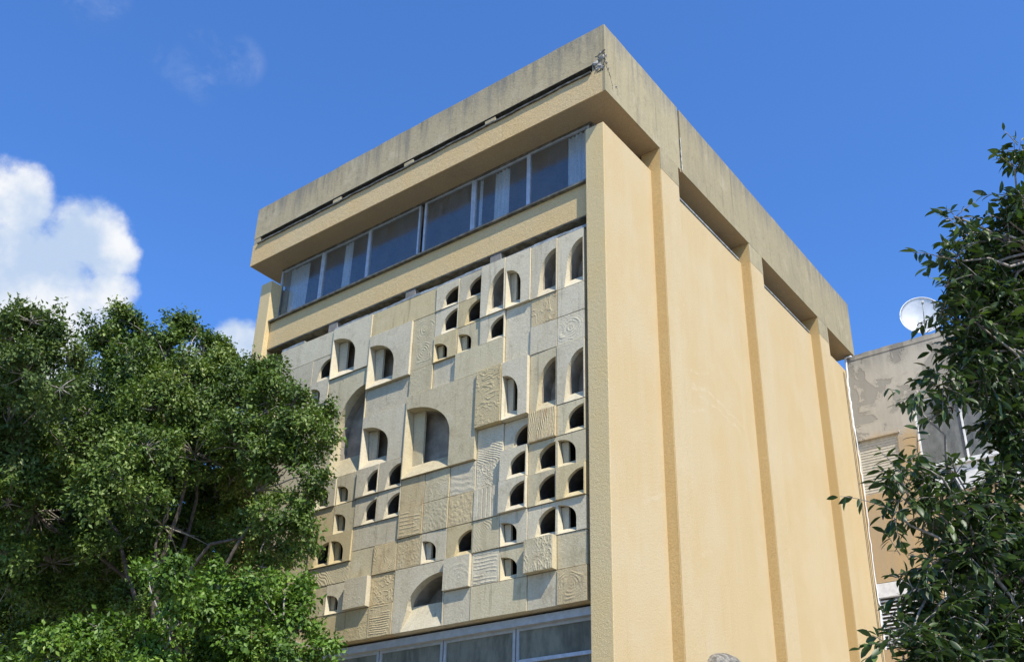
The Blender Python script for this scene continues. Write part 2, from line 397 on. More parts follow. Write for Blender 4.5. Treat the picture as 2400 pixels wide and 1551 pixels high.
box('soffit', -9.50, -9.30, YF+.02, .9, ZS-.003, ZS+.08, M['soffit'], B)

# broken corner of the fascia
def shard(cx, cz, r, seed, y, face='y'):
    rr = random.Random(seed); n = 9; bm = bmesh.new(); ring = []; ring2 = []
    for i in range(n):
        a = 2*math.pi*i/n; q = r*rr.uniform(.55, 1.1)
        if face == 'y': c = (cx+q*math.cos(a), y, cz+q*math.sin(a)*.9); c2 = (cx+q*.55*math.cos(a)+rr.uniform(-.02,.02), y-rr.uniform(.006, .028), cz+q*.5*math.sin(a))
        else: c = (y, cx+q*math.cos(a), cz+q*math.sin(a)*.9); c2 = (y+rr.uniform(.006, .028), cx+q*.55*math.cos(a), cz+q*.5*math.sin(a))
        ring.append(bm.verts.new(c)); ring2.append(bm.verts.new(c2))
    for i in range(n): bm.faces.new((ring[i], ring[(i+1) % n], ring2[(i+1) % n], ring2[i]))
    bm.faces.new(ring2)
    return done(bm, 'shard')
for i, (cx, cz, r) in enumerate(((.02, 15.52, .085), (.10, 15.43, .075), (.145, 15.58, .07), (.165, 15.34, .05), (.06, 15.36, .06), (.12, 15.70, .045))):
    link('broken_concrete', shard(cx, cz, r, i+3, YF-.002), M['broken'], B)
for i, (cy, cz, r) in enumerate(((-.20, 15.46, .04), (-.14, 15.36, .035), (.12, 15.12, .028), (-.21, 15.62, .035))):
    link('broken_concrete', shard(cy, cz, r, i+30, XF+.001, 'x'), M['broken'], B)
def crackline(p, q, amp, seed, r=.006, n=14):
    rr = random.Random(seed); out = []
    for i in range(n+1):
        t = i/n; v = Vector(p).lerp(Vector(q), t)
        if 0 < i < n: v += Vector((0 if abs(p[0]-q[0]) < 1e-4 else rr.uniform(-amp, amp), 0 if abs(p[1]-q[1]) < 1e-4 else rr.uniform(-amp, amp), rr.uniform(-amp, amp)))
        out.append(v)
    return (out, [r*rr.uniform(.5, 1.3) for _ in out])
tubes_obj('crack', [crackline((.02, YF, 15.66), (.20, YF, 15.74), .03, 1), crackline((.20, YF, 15.74), (.205, YF, 15.33), .03, 2, .008),
                    crackline((-.03, YF, 15.50), (.06, YF, 15.28), .03, 3, .007), crackline((.06, YF, 15.28), (.18, YF, 15.30), .02, 5, .007),
                    crackline((.08, YF, 15.62), (.13, YF, 15.38), .03, 6, .008)], M['crack'], B, 5)
tubes_obj('crack', [crackline((XF, -.22, 15.42), (XF, -.05, 15.22), .025, 8), crackline((XF, -.05, 15.22), (XF, .02, 14.98), .02, 9, .004),
                    crackline((XF, .08, 15.16), (XF, .3, 15.02), .03, 10, .003), crackline((XF, .15, 15.10), (XF, .2, 14.95), .02, 11, .003)], M['crack'], B, 5)

# piers at both ends of the front and the side wall bays between pilasters
ZP = 14.335
box('pier', -.386, -.001, 0, .30, 0, ZP, M['stucco_pier'], B, .012)
box('pier', -9.303, -8.94, 0, .30, 0, ZP-.02, M['stucco_pier'], B, .012)
PIL = [(1.68, 2.405), (5.535, 6.20), (9.343, 9.967)]
bays = [(.005, 1.68), (2.405, 5.535), (6.20, 9.343), (9.967, 11.66)]
for i, (a, b) in enumerate(bays):
    zt = ZP-.004 if i == 0 else 14.335
    box('wall_panel', -.25, 0, a-(.0 if i == 0 else .03), b+.03, 0, zt, M['stucco'], B, .008 if i else .01)
    if i in (1, 2): box('coping_strip', -.25, .022, a+.004, b-.12, 14.338, 14.372, M['rail'], B, .004)
for a, b in PIL:
    bm = bmesh.new(); box_bm(bm, -.2, XF-.003, a, b, 0, ZS+.02)
    bmesh.ops.bevel(bm, geom=[e for e in bm.edges if abs(e.verts[0].co.z-e.verts[1].co.z) > 1], offset=.012, segments=2, affect='EDGES')
    bmesh.ops.recalc_face_normals(bm, faces=bm.faces)
    for f_ in bm.faces:
        f_.normal_update()
        if f_.normal.y < -.9: f_.material_index = 1
    me = done(bm, 'pilaster'); me.materials.append(M['stucco']); me.materials.append(M['reveal'])
    link('pilaster', me, None, B)
# grey concrete skin running from the roof band down over the head of each pilaster
for a, b in PIL:
    bm = bmesh.new(); box_bm(bm, XF-.02, XF+.0005, a+.006, b-.006, 14.30, ZS+.05)
    link('pilaster_head', done(bm, 'pilaster_head'), M['fascia_side'], B)
box('inner_wall', -.55, -.42, .35, YE-.3, 12.9, ZS+.05, M['inner'], B)
box('left_wall', -9.303, -9.05, .30, YE-.05, 0, ZP-.02, M['stucco'], B)
box('inner_wall', -8.9, -8.75, .35, YE-.3, 12.9, ZS+.05, M['inner'], B)
box('back_wall', -9.05, -.25, YE-.4, YE-.12, 0, ZS, M['stucco'], B)
box('room_wall', -8.76, -.54, 5.2, 5.4, 0, ZS, M['inner'], B)
box('floor_slab', -9.04, -.26, .32, YE-.4, 12.60, 13.02, M['inner'], B)
box('floor_slab', -9.04, -.26, .50, YE-.4, 5.28, 5.62, M['inner'], B)
box('front_wall', -8.94, -.386, .10, .34, 0, 3.9, M['stucco_front'], B)

# spandrel, sill, the gap over the relief screen
box('spandrel', -8.935, -.39, .12, .36, 12.56, 13.235, M['stucco_front'], B, .008)
bm = bmesh.new()
vs = [(-8.95,.045,13.232),(-.392,.045,13.232),(-.392,.36,13.232),(-8.95,.36,13.232),(-8.95,.045,13.275),(-.392,.045,13.275),(-.392,.36,13.34),(-8.95,.36,13.34)]
v = [bm.verts.new(c) for c in vs]
for q in ((0,3,2,1),(4,5,6,7),(0,1,5,4),(1,2,6,5),(2,3,7,6),(3,0,4,7)): bm.faces.new([v[i] for i in q])
link('window_sill', done(bm, 'window_sill'), M['dark_metal_and_shade'], B)
box('gap_shade_board', -8.93, -.40, .128, .36, 12.535, 12.557, M['dark_metal_and_shade'], B)  # added board, its dark colour paints the shade under the spandrel
box('slot_shade_lining', -9.31, -.05, YF+.004, YF+.15, ZG1-.014, ZG1-.002, M['slot'], B)  # added board that paints the slot ceiling as if in deep shade
box('gap_back', -8.93, -.40, .36, .48, 12.10, 12.62, M['dark_metal_and_shade'], B)
for a, b in ((0, 3), (7, 34)):
    boxes('rail', [(-8.3+i*.2330, -8.3+(i+1)*.2330, .055, .125, 12.262+.010*math.sin(i*.9), 12.315+.010*math.sin(i*.9)) for i in range(a, b)], M['rail'], B)
for px, py in ((778, 772), (960, 691), (1160, 602)):
    c = atY(px, py, .12); box('spacer_block', c[0]-.13, c[0]+.13, .135, .34, 12.33, 12.535, M['inner'], B, .01)

# upper window band
MX = [-9.02, -7.62, -6.175, -4.69, -4.575, -3.267, -1.898, -.50]
ZW0, ZW1, YW = 13.30, ZS-.01, .30
def window(x0, x1, z0, z1, y, pane, curtains=(), frame='alu', fw=.045, top=.06, slide=0.0):
    fr = boxes('window', [(x0, x0+fw, y, y+.06, z0, z1), (x1-fw, x1, y, y+.06, z0, z1),
                          (x0+fw, x1-fw, y+.002, y+.058, z0, z0+.05), (x0+fw, x1-fw, y+.002, y+.058, z1-top, z1)], M[frame], B)
    box('pane', x0+fw-.004, x1-fw+.004, y+.024, y+.032, z0+.046, z1-top+.004, M[pane], fr)
    for a, b in curtains:
        bm = bmesh.new(); n = max(8, int((b-a)*60)); prev = None
        for i in range(n+1):
            x = a+(b-a)*i/n; yy = y+.085+.026*math.sin(i*1.15+a*7)+.012*math.sin(i*.37)
            c = (bm.verts.new((x, yy, z0+.02)), bm.verts.new((x+.01, yy+.01, z1-.05)))
            if prev: bm.faces.new((prev[0], c[0], c[1], prev[1]))
            prev = c
        me = done(bm, 'curtain')
        for p in me.polygons: p.use_smooth = True
        link('curtain', me, M['curtain'], fr)
    return fr
CUR = {0: [(-8.93, -8.18)], 1: [(-7.05, -6.78)], 2: [], 3: [], 4: [], 5: [(-3.18, -3.10), (-2.78, -2.42)], 6: [(-1.02, -.60)]}
for i in range(7):
    if i == 3: continue                       # a sash stands open here: nothing but the two stiles
    window(MX[i], MX[i+1], ZW0, ZW1, YW+(.0 if i % 2 == 0 else .012), 'glass', CUR[i])
box('window_head', -9.0, -.45, YW-.012, YW+.08, ZS-.05, ZS+.0, M['dark_metal_and_shade'], B)
# lower window band, frosted
LX = [-8.93, -7.78, -6.33, -4.88, -3.44, -1.96, -.40]
for i in range(6):
    window(LX[i]+.012, LX[i+1]-.012, 3.95, 5.48, .30, 'glass_low', (), 'frame_grey', .05, .05)
box('window_head', -8.93, -.40, .20, .40, 5.48, 5.60, M['frame_grey'], B)
box('transom', -1.93, -.44, .285, .345, 4.93, 4.985, M['alu'], B)

# ================================================================== relief screen
RS = empty('relief_screen', (-4.4, .2, 5.64), 'concrete relief screen of carved square panels and quarter arch niches on the front', 'relief')
NX = [-.46, -1.01, -1.57, -2.13, -2.69, -3.25, -3.82, -4.38, -4.95, -5.52, -6.08, -6.63, -7.18, -7.73, -8.27]
def gx(k):
    i = min(int(k), 13); return NX[i]+(NX[i+1]-NX[i])*(k-i)
def gz(j): return 12.24-.55*j
Y0 = .03
GAP = .006
def arch_pts(xa, zt, xb, zs, n=12):
    """quarter ellipse from the apex (xa, zt) to the springing (xb, zs)"""
    return [(xa+(xb-xa)*math.sin(t), zs+(zt-zs)*math.cos(t)) for t in [math.pi/2*i/n for i in range(n+1)]]
rt = random.Random(11)
def panel(c0, c1, r0, r1, kind='plain', mat='pale', proud=0.0, **kw):
    """one block of the screen; c counts columns from the right, r rows from the top"""
    if mat == 'buff' and rt.random() < .6: mat = 'tan'
    x1, x0 = gx(c0)-GAP, gx(c1)+GAP; z1, z0 = gz(r0)-GAP, gz(r1)+GAP
    y = Y0-proud+rt.uniform(-.006, .006); yb = .30
    bm = bmesh.new()
    def V3(x, z, d=0.0): return bm.verts.new((x, y+d, z))
    def loft(A, Bq, mi=0):
        for i in range(len(A)-1):
            bm.faces.new((A[i], A[i+1], Bq[i+1], Bq[i])).material_index = mi
    wdt, hgt = x1-x0, z1-z0
    niches = []
    if kind in ('L', 'R', 'LR'):
        wf = kw.get('wf', .62); tf = kw.get('tf', .30*.55/hgt if hgt > .7 else .22); sf = kw.get('sf', .45)
        rim = .018; h = kw.get('h', .09 if hgt < .7 else .17); D = kw.get('D', (.06 if kind == 'L' else .08) if hgt < .7 else (.095 if kind == 'L' else .12))
        zt = z1-hgt*tf; zs = z0+(zt-z0)*sf; flr = kw.get('fl', .05)
        spec = []
        if kind == 'L': spec = [('L', x1-rim, x1-rim-wdt*wf)]
        if kind == 'R': spec = [('R', x0+rim, x0+rim+wdt*wf)]
        if kind == 'LR':
            xc = (x0+x1)/2; spec = [('L', xc-.022, xc-.022-wdt*.315), ('R', xc+.022, xc+.022+wdt*.315)]
        poly = [(x0, z0), (x0, z1), (x1, z1), (x1, z0)]
        path = []            # along the bottom from right to left
        for sd, xa, xb in reversed(spec):
            ar = arch_pts(xa, zt, xb, zs)
            if sd == 'L':
                out = [(xa, z0)] + ar + [(xb-flr, z0)]; inn = [(xa, z0+h)] + ar + [(xb+.01, z0+h)]
            else:
                ar = ar[::-1]
                out = [(xb, z0)] + ar + [(xa, z0)]; inn = [(xb, z0+h)] + ar + [(xa+min(.05, wdt*.07), z0+h)]
            path += out; niches.append((sd, xa, xb, out, inn))
        bv = [V3(*c) for c in poly+path]
        fc = bm.faces.new(bv); fc.normal_update()
        for sd, xa, xb, out, inn in niches:
            A = [V3(*c) for c in out]; I = [V3(*c, D) for c in inn]
            A.append(A[0]); I.append(I[0]); loft(A, I)
        bmesh.ops.triangulate(bm, faces=[fc], ngon_method='EAR_CLIP')
    elif kind == 'carved':
        n = max(24, int(wdt*kw.get('res', 80))); mz = max(24, int(hgt*kw.get('res', 80)))
        fn = kw['fn']; G = []
        for i in range(n+1):
            row = []
            for j in range(mz+1):
                u, vv = i/n, j/mz
                e = min(u, 1-u, vv, 1-vv); ed = min(1, e/.035)
                row.append(bm.verts.new((x0+wdt*u, y-ed*fn(u*wdt, vv*hgt, wdt, hgt), z0+hgt*vv)))
            G.append(row)
        for i in range(n):
            for j in range(mz): bm.faces.new((G[i][j], G[i+1][j], G[i+1][j+1], G[i][j+1]))
    else:
        # plain block with chipped, softened arrises
        n = 6; G = []
        bm.faces.new([V3(*c) for c in ((x0, z0), (x1, z0), (x1, z1), (x0, z1))])
    # sides
    o = [(x0, z0), (x1, z0), (x1, z1), (x0, z1), (x0, z0)]
    loft([V3(*c) for c in o], [bm.verts.new((c[0], yb, c[1])) for c in o])
    bmesh.ops.remove_doubles(bm, verts=bm.verts[:], dist=.0004)
    ta, tb = rt.uniform(-.006, .006)/max(wdt, .5), rt.uniform(-.006, .006)/max(hgt, .5)
    for v_ in bm.verts:
        v_.co.y += ta*(v_.co.x-x0)+tb*(v_.co.z-z0)
        q_ = mnoise.noise_vector(Vector((v_.co.x*5, 3, v_.co.z*5))); v_.co.x += q_.x*.0035; v_.co.z += q_.z*.0035
    ob = link('relief_panel', done(bm, 'relief_panel'), M[mat], RS)
    # dark hollow behind each opening
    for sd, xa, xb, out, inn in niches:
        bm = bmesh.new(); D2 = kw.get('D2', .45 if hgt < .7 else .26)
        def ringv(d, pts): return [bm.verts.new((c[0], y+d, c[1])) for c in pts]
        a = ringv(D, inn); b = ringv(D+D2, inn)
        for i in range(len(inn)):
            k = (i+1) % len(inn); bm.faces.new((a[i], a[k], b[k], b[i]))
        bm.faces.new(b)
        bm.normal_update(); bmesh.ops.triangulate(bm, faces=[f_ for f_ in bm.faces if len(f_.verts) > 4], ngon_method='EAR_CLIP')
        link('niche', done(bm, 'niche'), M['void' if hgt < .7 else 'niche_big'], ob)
        if sd == 'R':        # inner slab that closes the left part of the opening
            ww = abs(xb-xa)*kw.get('pw', .36); xl = xa+.02
            box('niche_slab', xa+.004, xl+ww, y+D+.015, y+D+.06, z0+h*.9, zt-.01, M[mat], ob)
    return ob
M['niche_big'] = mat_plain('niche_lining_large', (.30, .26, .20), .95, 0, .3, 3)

def nz(x, z, s, seed): return mnoise.noise(Vector((x*s, z*s, seed)))
def rings(cx, cz, rmax, pitch, amp, seed, wob=.45):
    def fn(x, z, W_, H_):
        d = math.hypot(x-cx*W_, (z-cz*H_))*(1+wob*nz(x, z, 4, seed))
        if d > rmax*W_: return amp*.25*nz(x, z, 40, seed)
        return amp*(.5+.5*math.cos(d/pitch*2*math.pi))*max(0, min(1, .45+1.6*nz(x, z, 7, seed+2))) + amp*.25*nz(x, z, 45, seed)
    return fn
def rings2(a, b, amp):
    def fn(x, z, W_, H_): return max(a(x, z, W_, H_), b(x, z, W_, H_))
    return fn
def worms(s, amp, seed, sx=1.0, sz=1.0, dens=.12):
    def fn(x, z, W_, H_):
        a = mnoise.noise(Vector((x*s*sx, z*s*sz, seed)))+.4*mnoise.noise(Vector((x*s*2.2*sx, z*s*2.2*sz, seed+5)))
        t = abs(a); msk = max(0, min(1, (mnoise.noise(Vector((x*3, z*3, seed+9)))+.45)*2.2))
        return amp*msk*max(0, 1-t/dens) + amp*.2*nz(x, z, 50, seed)
    return fn
def lines(ang, pitch, amp, seed, wob=.03, msk_s=2.2, bias=.35):
    ca, sa = math.cos(ang), math.sin(ang)
    def fn(x, z, W_, H_):
        q = x*ca+z*sa+wob*nz(x, z, 5, seed)
        m_ = max(0, min(1, (nz(x, z, msk_s, seed+3)+bias)*2.5))
        return amp*m_*(.5+.5*math.cos(q/pitch*2*math.pi)) + amp*.2*nz(x, z, 45, seed)
    return fn
def grooves(n, amp):
    def fn(x, z, W_, H_):
        u = x/W_*n; d = abs(u-round(u))
        return -amp*max(0, 1-d/.09)
    return fn
def pebbles(s, amp, seed):
    def fn(x, z, W_, H_):
        d = mnoise.voronoi(Vector((x*s, z*s*.8, seed)))[0]
        return amp*max(0, 1-d[0]*1.5)+amp*.3*nz(x, z, 30, seed)
    return fn
def strokes(rows, amp, seed, slope=.1):
    def fn(x, z, W_, H_):
        v = z/H_*rows+slope*x/W_*rows*.3+.25*nz(x, z, 4, seed); k = math.floor(v); d = abs(v-k-.5)
        on = nz(k*3.7, x*4, .6, seed+1) > -.15 and .08 < x/W_ < .92
        return (amp*max(0, 1-d/.28) if on else 0)+amp*.2*nz(x, z, 40, seed)
    return fn
def both(a, b, split):
    def fn(x, z, W_, H_): return a(x, z, W_, H_) if z/H_ > split else b(x, z, W_, H_)
    return fn
A = .006
P_ = panel

# columns 0-1
P_(0, 1, 0, 2, 'L', 'pale', tf=.17, wf=.62, sf=.42); P_(1, 2, 0, 2, 'L', 'pale', .02, tf=.19, wf=.62, sf=.42)
P_(0, 1, 2, 3, mat='pale'); P_(1, 2, 2, 3, 'carved', 'rust', 0, fn=worms(7, A, 3, 1, .6))
P_(0, 1, 3, 4, 'carved', 'pale', 0, fn=rings(.5, .48, .43, .06, A*1.1, 2)); P_(1, 2, 3, 4, mat='pale', proud=.01)
P_(0, 1, 4, 6, 'L', 'pale', .015, tf=.16, wf=.62, sf=.45); P_(1, 2, 4, 6, 'L', 'buff', 0, tf=.16, wf=.64, sf=.42)
P_(0, 1, 6, 7, 'L', 'buff', tf=.17, wf=.60, sf=.42); P_(1, 2, 6, 7, 'carved', 'rust', .05, fn=lines(0, .035, A*1.1, 6, .05, 4, .7), res=110)
P_(0, 2, 7, 8, 'LR', 'buff', .0, tf=.13); 
P_(0, 1, 8, 9, 'L', 'buff', .045, tf=.17, wf=.60, sf=.42); P_(1, 2, 8, 9, 'L', 'buff', .01, tf=.14, wf=.62, sf=.42)
P_(0, 2, 9, 10, 'LR', 'pale', .0, tf=.13)
P_(0, 1, 10, 11, mat='buff', proud=-.01); P_(1, 2, 10, 11, 'carved', 'buff', .11, fn=worms(11, A*1.2, 12, 1.6, .7, .22), res=110)
P_(0, 1, 11, 12, 'carved', 'rust', -.005, fn=rings(.5, .5, .42, .05, A, 7)); P_(1, 2, 11, 12, mat='pale', proud=-.02)
# columns 2-3
P_(2, 3, 0, 2, 'R', 'pale', .05, tf=.28, wf=.60, sf=.55); P_(3, 4, 0, 2, 'L', 'pale', .05, tf=.20, wf=.62, sf=.42)
P_(2, 3, 2, 4, mat='pale', proud=-.02); P_(3, 4, 2, 3, 'L', 'pale', .03, tf=.18, wf=.58, sf=.42)
P_(2, 3, 4, 6, 'R', 'pale', .075, tf=.24, wf=.62, sf=.5)
P_(3, 5, 3, 4, mat='buff', proud=.03)
P_(3, 4, 4, 6, 'carved', 'buff', .09, fn=both(worms(8, A*1.1, 21, .7, 1.3, .2), worms(9, A, 22, 1, 1, .16), .35), res=95)
P_(2, 3, 6, 7, 'L', 'pale', -.06, tf=.22, wf=.58, sf=.42); P_(2, 3, 7, 8, 'L', 'pale', .06, tf=.2, wf=.60, sf=.42)
P_(2, 3, 8, 9, 'L', 'pale', .07, tf=.16, wf=.60, sf=.42)
P_(2, 3, 9, 10, 'R', 'pale', .0, tf=.26, wf=.60, sf=.45); P_(2, 3, 10, 11, 'R', 'buff', -.02, tf=.30, wf=.60, sf=.45)
P_(2, 4, 11, 12, mat='buff', proud=-.005)
P_(3, 4, 6, 8, 'carved', 'pale', -.03, fn=both(lines(1.15, .042, A, 31, .03, 2.5, .5), worms(16, A, 32, 1, 1, .22), .42), res=110)
P_(3, 4, 8, 9, 'carved', 'pale', .01, fn=grooves(6, .012), res=120)
P_(3, 4, 9, 10, 'carved', 'buff', .0, fn=lines(.75, .04, A*.7, 34, .05, 3, .15), res=90)
P_(3, 4, 10, 11, 'carved', 'pale', -.01, fn=strokes(9, A*.9, 36), res=90)
# columns 4-6 (middle)
P_(4, 5, 0, 1, 'L', 'pale', .0, tf=.24, wf=.58, sf=.42); P_(5, 6, 0, 1, 'L', 'pale', .01, tf=.28, wf=.60, sf=.42)
P_(4, 5, 1, 2, 'L', 'buff', .0, tf=.14, wf=.60, sf=.42); P_(5, 6, 1, 2, 'L', 'pale', .0, tf=.16, wf=.60, sf=.42)
P_(4, 5, 2, 3, 'R', 'buff', .0, tf=.26, wf=.58, sf=.45); P_(5, 6, 2, 3, 'R', 'buff', .01, tf=.30, wf=.58, sf=.45)
P_(5, 6, 3, 4, mat='pale', proud=-.04); P_(6, 7, 3, 4, 'carved', 'buff', -.0, fn=worms(9, A*.4, 41))
P_(4, 7, 4, 7, 'R', 'buff', .05, tf=.16, wf=.645, sf=.46, h=.30, D=.20, pw=.24, D2=.22)
P_(4, 5, 7, 8, 'carved', 'pale', -.01, fn=lines(1.45, .11, A*.6, 43, .06, 2, .4))
P_(5, 6, 7, 8, 'carved', 'buff', .0, fn=worms(7, A*.5, 44)); P_(6, 7, 7, 8, mat='rust', proud=.01)
P_(4, 5, 8, 9, 'carved', 'rust', .0, fn=pebbles(17, A, 45)); P_(5, 6, 8, 9, 'carved', 'buff', .015, fn=pebbles(20, A*.8, 46))
P_(6, 7, 8, 9, 'carved', 'rust', .03, fn=strokes(8, A*.8, 47), res=90)
P_(4, 5, 9, 10, 'L', 'buff', .0, tf=.22, wf=.58, sf=.42); P_(5, 6, 9, 10, 'R', 'pale', .01, tf=.25, wf=.58, sf=.45)
P_(4, 5, 10, 11, 'carved', 'pale', .055, fn=rings(.6, .3, .6, .09, A*.5, 48)); P_(4, 5, 11, 12, mat='pale', proud=-.01)
P_(5, 7, 10, 12, 'L', 'pale', .0, tf=.17, wf=.70, sf=.40, h=.44, D=.15, fl=.12, D2=.32)
P_(6, 9, 0, 1, mat='buff', proud=.01); P_(6, 7, 1, 3, 'carved', 'buff', .0, fn=rings2(rings(.55, .74, .38, .05, A, 51), rings(.5, .30, .40, .05, A, 52), A), res=90)
P_(7, 9, 1, 3.13, 'R', 'pale', .05, tf=.20, wf=.62, sf=.42, h=.22, D=.16, pw=.30)
P_(7, 9, 3.13, 4.2, mat='pale', proud=-.03)
P_(7, 9, 4.2, 6.17, 'R', 'pale', .02, tf=.22, wf=.62, sf=.42, h=.22, D=.16, pw=.32)
P_(7, 8, 6.17, 7.2, 'L', 'pale', .035, tf=.18, wf=.58, sf=.42); P_(8, 9, 6.17, 7.2, 'L', 'pale', .04, tf=.18, wf=.52, sf=.42)
P_(7, 8, 7.2, 8.2, 'L', 'pale', .01, tf=.18, wf=.58, sf=.42); P_(8, 9, 7.2, 8.2, 'L', 'pale', .015, tf=.18, wf=.52, sf=.42)
P_(7, 9, 8.2, 9.02, mat='pale', proud=-.01); P_(8, 9, 9.02, 10, mat='buff', proud=.0)
P_(6, 7, 9, 10, 'carved', 'rust', .0, fn=pebbles(26, A*.7, 53), res=110); P_(7, 8, 9.02, 10, 'carved', 'rust', .004, fn=lines(.4, .03, A*.6, 54, .1, 4, .4), res=110)
P_(7, 8, 10, 11, 'carved', 'rust', .0, fn=worms(9, A*.9, 55, 1, 1, .18), res=100)
P_(8, 9, 10, 11, 'carved', 'pale', .09, fn=worms(7, A*.35, 56))
P_(7, 8, 11, 12, 'carved', 'rust', .003, fn=strokes(14, A*1.1, 57, .05), res=100); P_(8, 9, 11, 12, 'carved', 'buff', -.004, fn=worms(10, A*.5, 58))
# columns 9-13 (left, partly behind the tree)
P_(9, 11, 0, 2.13, 'R', 'pale', .03, tf=.22, wf=.62, sf=.45, h=.22, D=.16, pw=.34)
P_(11, 14, 0, 1, mat='pale'); P_(11, 12, 1, 2, 'L', 'pale', .0, tf=.16, wf=.60, sf=.42); P_(12, 14, 1, 3, 'R', 'pale', .0, tf=.2, wf=.5)
P_(11, 12, 2, 3, 'R', 'pale', .01, tf=.24, wf=.56, sf=.5)
P_(9, 11, 2.13, 6.17, 'L', 'buff', -.01, tf=.17, wf=.68, sf=.45, h=.44, D=.18, fl=.16, D2=.16)
P_(11, 14, 3, 4.6, 'R', 'pale', .0, tf=.2, wf=.3); P_(11, 14, 4.6, 6.17, mat='pale', proud=.0)
P_(9, 10, 6.17, 7.22, 'R', 'buff', .0, tf=.34, wf=.56, sf=.5); P_(10, 12, 6.17, 7.22, 'LR', 'pale', .03, tf=.16)
P_(9, 10, 7.22, 8.27, 'R', 'buff', .0, tf=.30, wf=.56, sf=.5); P_(10, 12, 7.22, 8.27, mat='buff', proud=.0)
P_(9, 11, 8.27, 9.33, 'LR', 'buff', .03, tf=.22); P_(9, 11, 9.33, 10, 'carved', 'buff', .0, fn=lines(.8, .05, A*.8, 61, .08, 3, .4))
P_(9, 10, 10, 11, 'R', 'pale', .0, tf=.34, wf=.58, sf=.5); P_(9, 11, 11, 12, mat='buff', proud=-.004)
P_(10, 12, 10, 11, mat='buff'); P_(11, 14, 11, 12, mat='buff')
P_(12, 14, 6.17, 8.27, mat='pale'); P_(11, 14, 8.27, 10, mat='buff'); P_(12, 14, 10, 11, mat='pale')
# grooves cut radially round the big left arch and the buff arch at the right
def radial(name, cx, cz, r0, r1, a0, a1, n, y, seed, rad=.006):
    rr = random.Random(seed); L = []
    for i in range(n):
        a = R(a0+(a1-a0)*(i+rr.uniform(-.3, .3))/max(1, n-1)); s = r0+rr.uniform(0, .12)*(r1-r0); e = r1-rr.uniform(0, .35)*(r1-r0)
        p = [(cx+q*math.cos(a)+rr.uniform(-.008, .008), y, cz+q*math.sin(a)) for q in np.linspace(s, e, 5)]
        L.append((p, [rad*rr.uniform(.3, 1) for _ in p]))
    tubes_obj(name, L, M['crack'], RS, 5)
radial('carved_groove', gx(9)-.02, gz(4.45), 1.02, 1.45, 112, 152, 9, Y0+.010, 5, .007)
radial('carved_groove', gx(1)-.02, gz(5.1), .50, .72, 100, 165, 11, Y0+.0, 6, .004)
# bird nest debris in the large lower arch
nr = random.Random(8); L = []
c = Vector((gx(5)-.16, .42, gz(11.05)+.10))
for i in range(140):
    p = c+Vector((nr.gauss(0, .085), nr.gauss(0, .05), abs(nr.gauss(0, .07))-.05)); d = Vector((nr.gauss(0, 1), nr.gauss(0, .7), nr.gauss(0, .5))).normalized()*nr.uniform(.05, .14)
    L.append(([p-d, p+Vector((nr.uniform(-.01, .01), 0, .01)), p+d], [.004, .005, .003]))
tag(tubes_obj('bird_nest', L, M['twig'], None, 4), 'tangle of dry twigs of a bird nest inside the large lowest arch', 'nest')

# ================================================================== neighbouring building
YN = 11.65
N = empty('neighbour_building', (3.5, 14, 0), 'lower neighbouring building with peeling plaster behind the tree on the right', 'building')
ZN = 14.69
holes = [(.02, 1.03, 10.86, 12.32), (1.50, 4.9, 11.25, 13.05), (.02, 1.0, 7.1, 8.66), (1.50, 4.9, 7.4, 9.0)]
def wall_with_holes(name, x0, x1, z0, z1, y, t, holes, mat, parent):
    xs = sorted({x0, x1, *[h for q in holes for h in q[:2]]}); zs = sorted({z0, z1, *[h for q in holes for h in q[2:]]})
    bm = bmesh.new()
    for i in range(len(xs)-1):
        for j in range(len(zs)-1):
            cx, cz = (xs[i]+xs[i+1])/2, (zs[j]+zs[j+1])/2
            if any(h[0] < cx < h[1] and h[2] < cz < h[3] for h in holes): continue
            box_bm(bm, xs[i], xs[i+1], y, y+t, zs[j], zs[j+1])
    bmesh.ops.remove_doubles(bm, verts=bm.verts[:], dist=1e-5)
    # drop the doubled inner faces
    seen = {}
    for f_ in list(bm.faces):
        k = tuple(sorted(v.index for v in f_.verts)) if False else frozenset(f_.verts)
        seen.setdefault(k, []).append(f_)
    bmesh.ops.delete(bm, geom=[f_ for q in seen.values() if len(q) > 1 for f_ in q], context='FACES_ONLY')
    return link(name, done(bm, name), mat, parent)
wall_with_holes('wall', 0.005, 9.5, 0, ZN, YN, .3, holes, M['peel'], N)
bm = bmesh.new(); n = 40
for i in range(n):
    x0 = .006+i*9.49/n; h = .02*mnoise.noise(Vector((i*.6, 1, 2)))+.012*mnoise.noise(Vector((i*2.1, 5, 2)))
    box_bm(bm, x0, x0+9.49/n, YN-.012, YN+.22, ZN-.10, ZN+.03+h)
link('parapet_coping', done(bm, 'parapet_coping'), M['peel'], N)
box('side_wall', 9.2, 9.5, YN+.3, 22, 0, ZN, M['peel'], N)
box('side_wall', -.24, .004, YE+.01, 22, 0, ZN-.4, M['peel'], N)
box('roof', .01, 9.2, YN+.3, 22, ZN-.6, ZN-.35, M['inner'], N)
box('room_back', .01, 9.2, YN+2.2, YN+2.3, 0, ZN-.6, M['inner'], N)
box('lintel', -.0, 1.10, YN-.035, YN+.02, 12.30, 12.36, M['peel'], N, .006)
# closed roller shutter, slats a few pixels each
sl = boxes('roller_shutter', [(.04, 1.01, YN+.055-.010*(i % 2), YN+.075, 10.88+i*.036, 10.88+i*.036+.032) for i in range(40)], M['shutter'], N)
sl['kind'] = 'stuff'
boxes('shutter_frame', [(.02, .05, YN+.03, YN+.1, 10.86, 12.32), (1.0, 1.03, YN+.03, YN+.1, 10.86, 12.32)], M['shutter'], N)
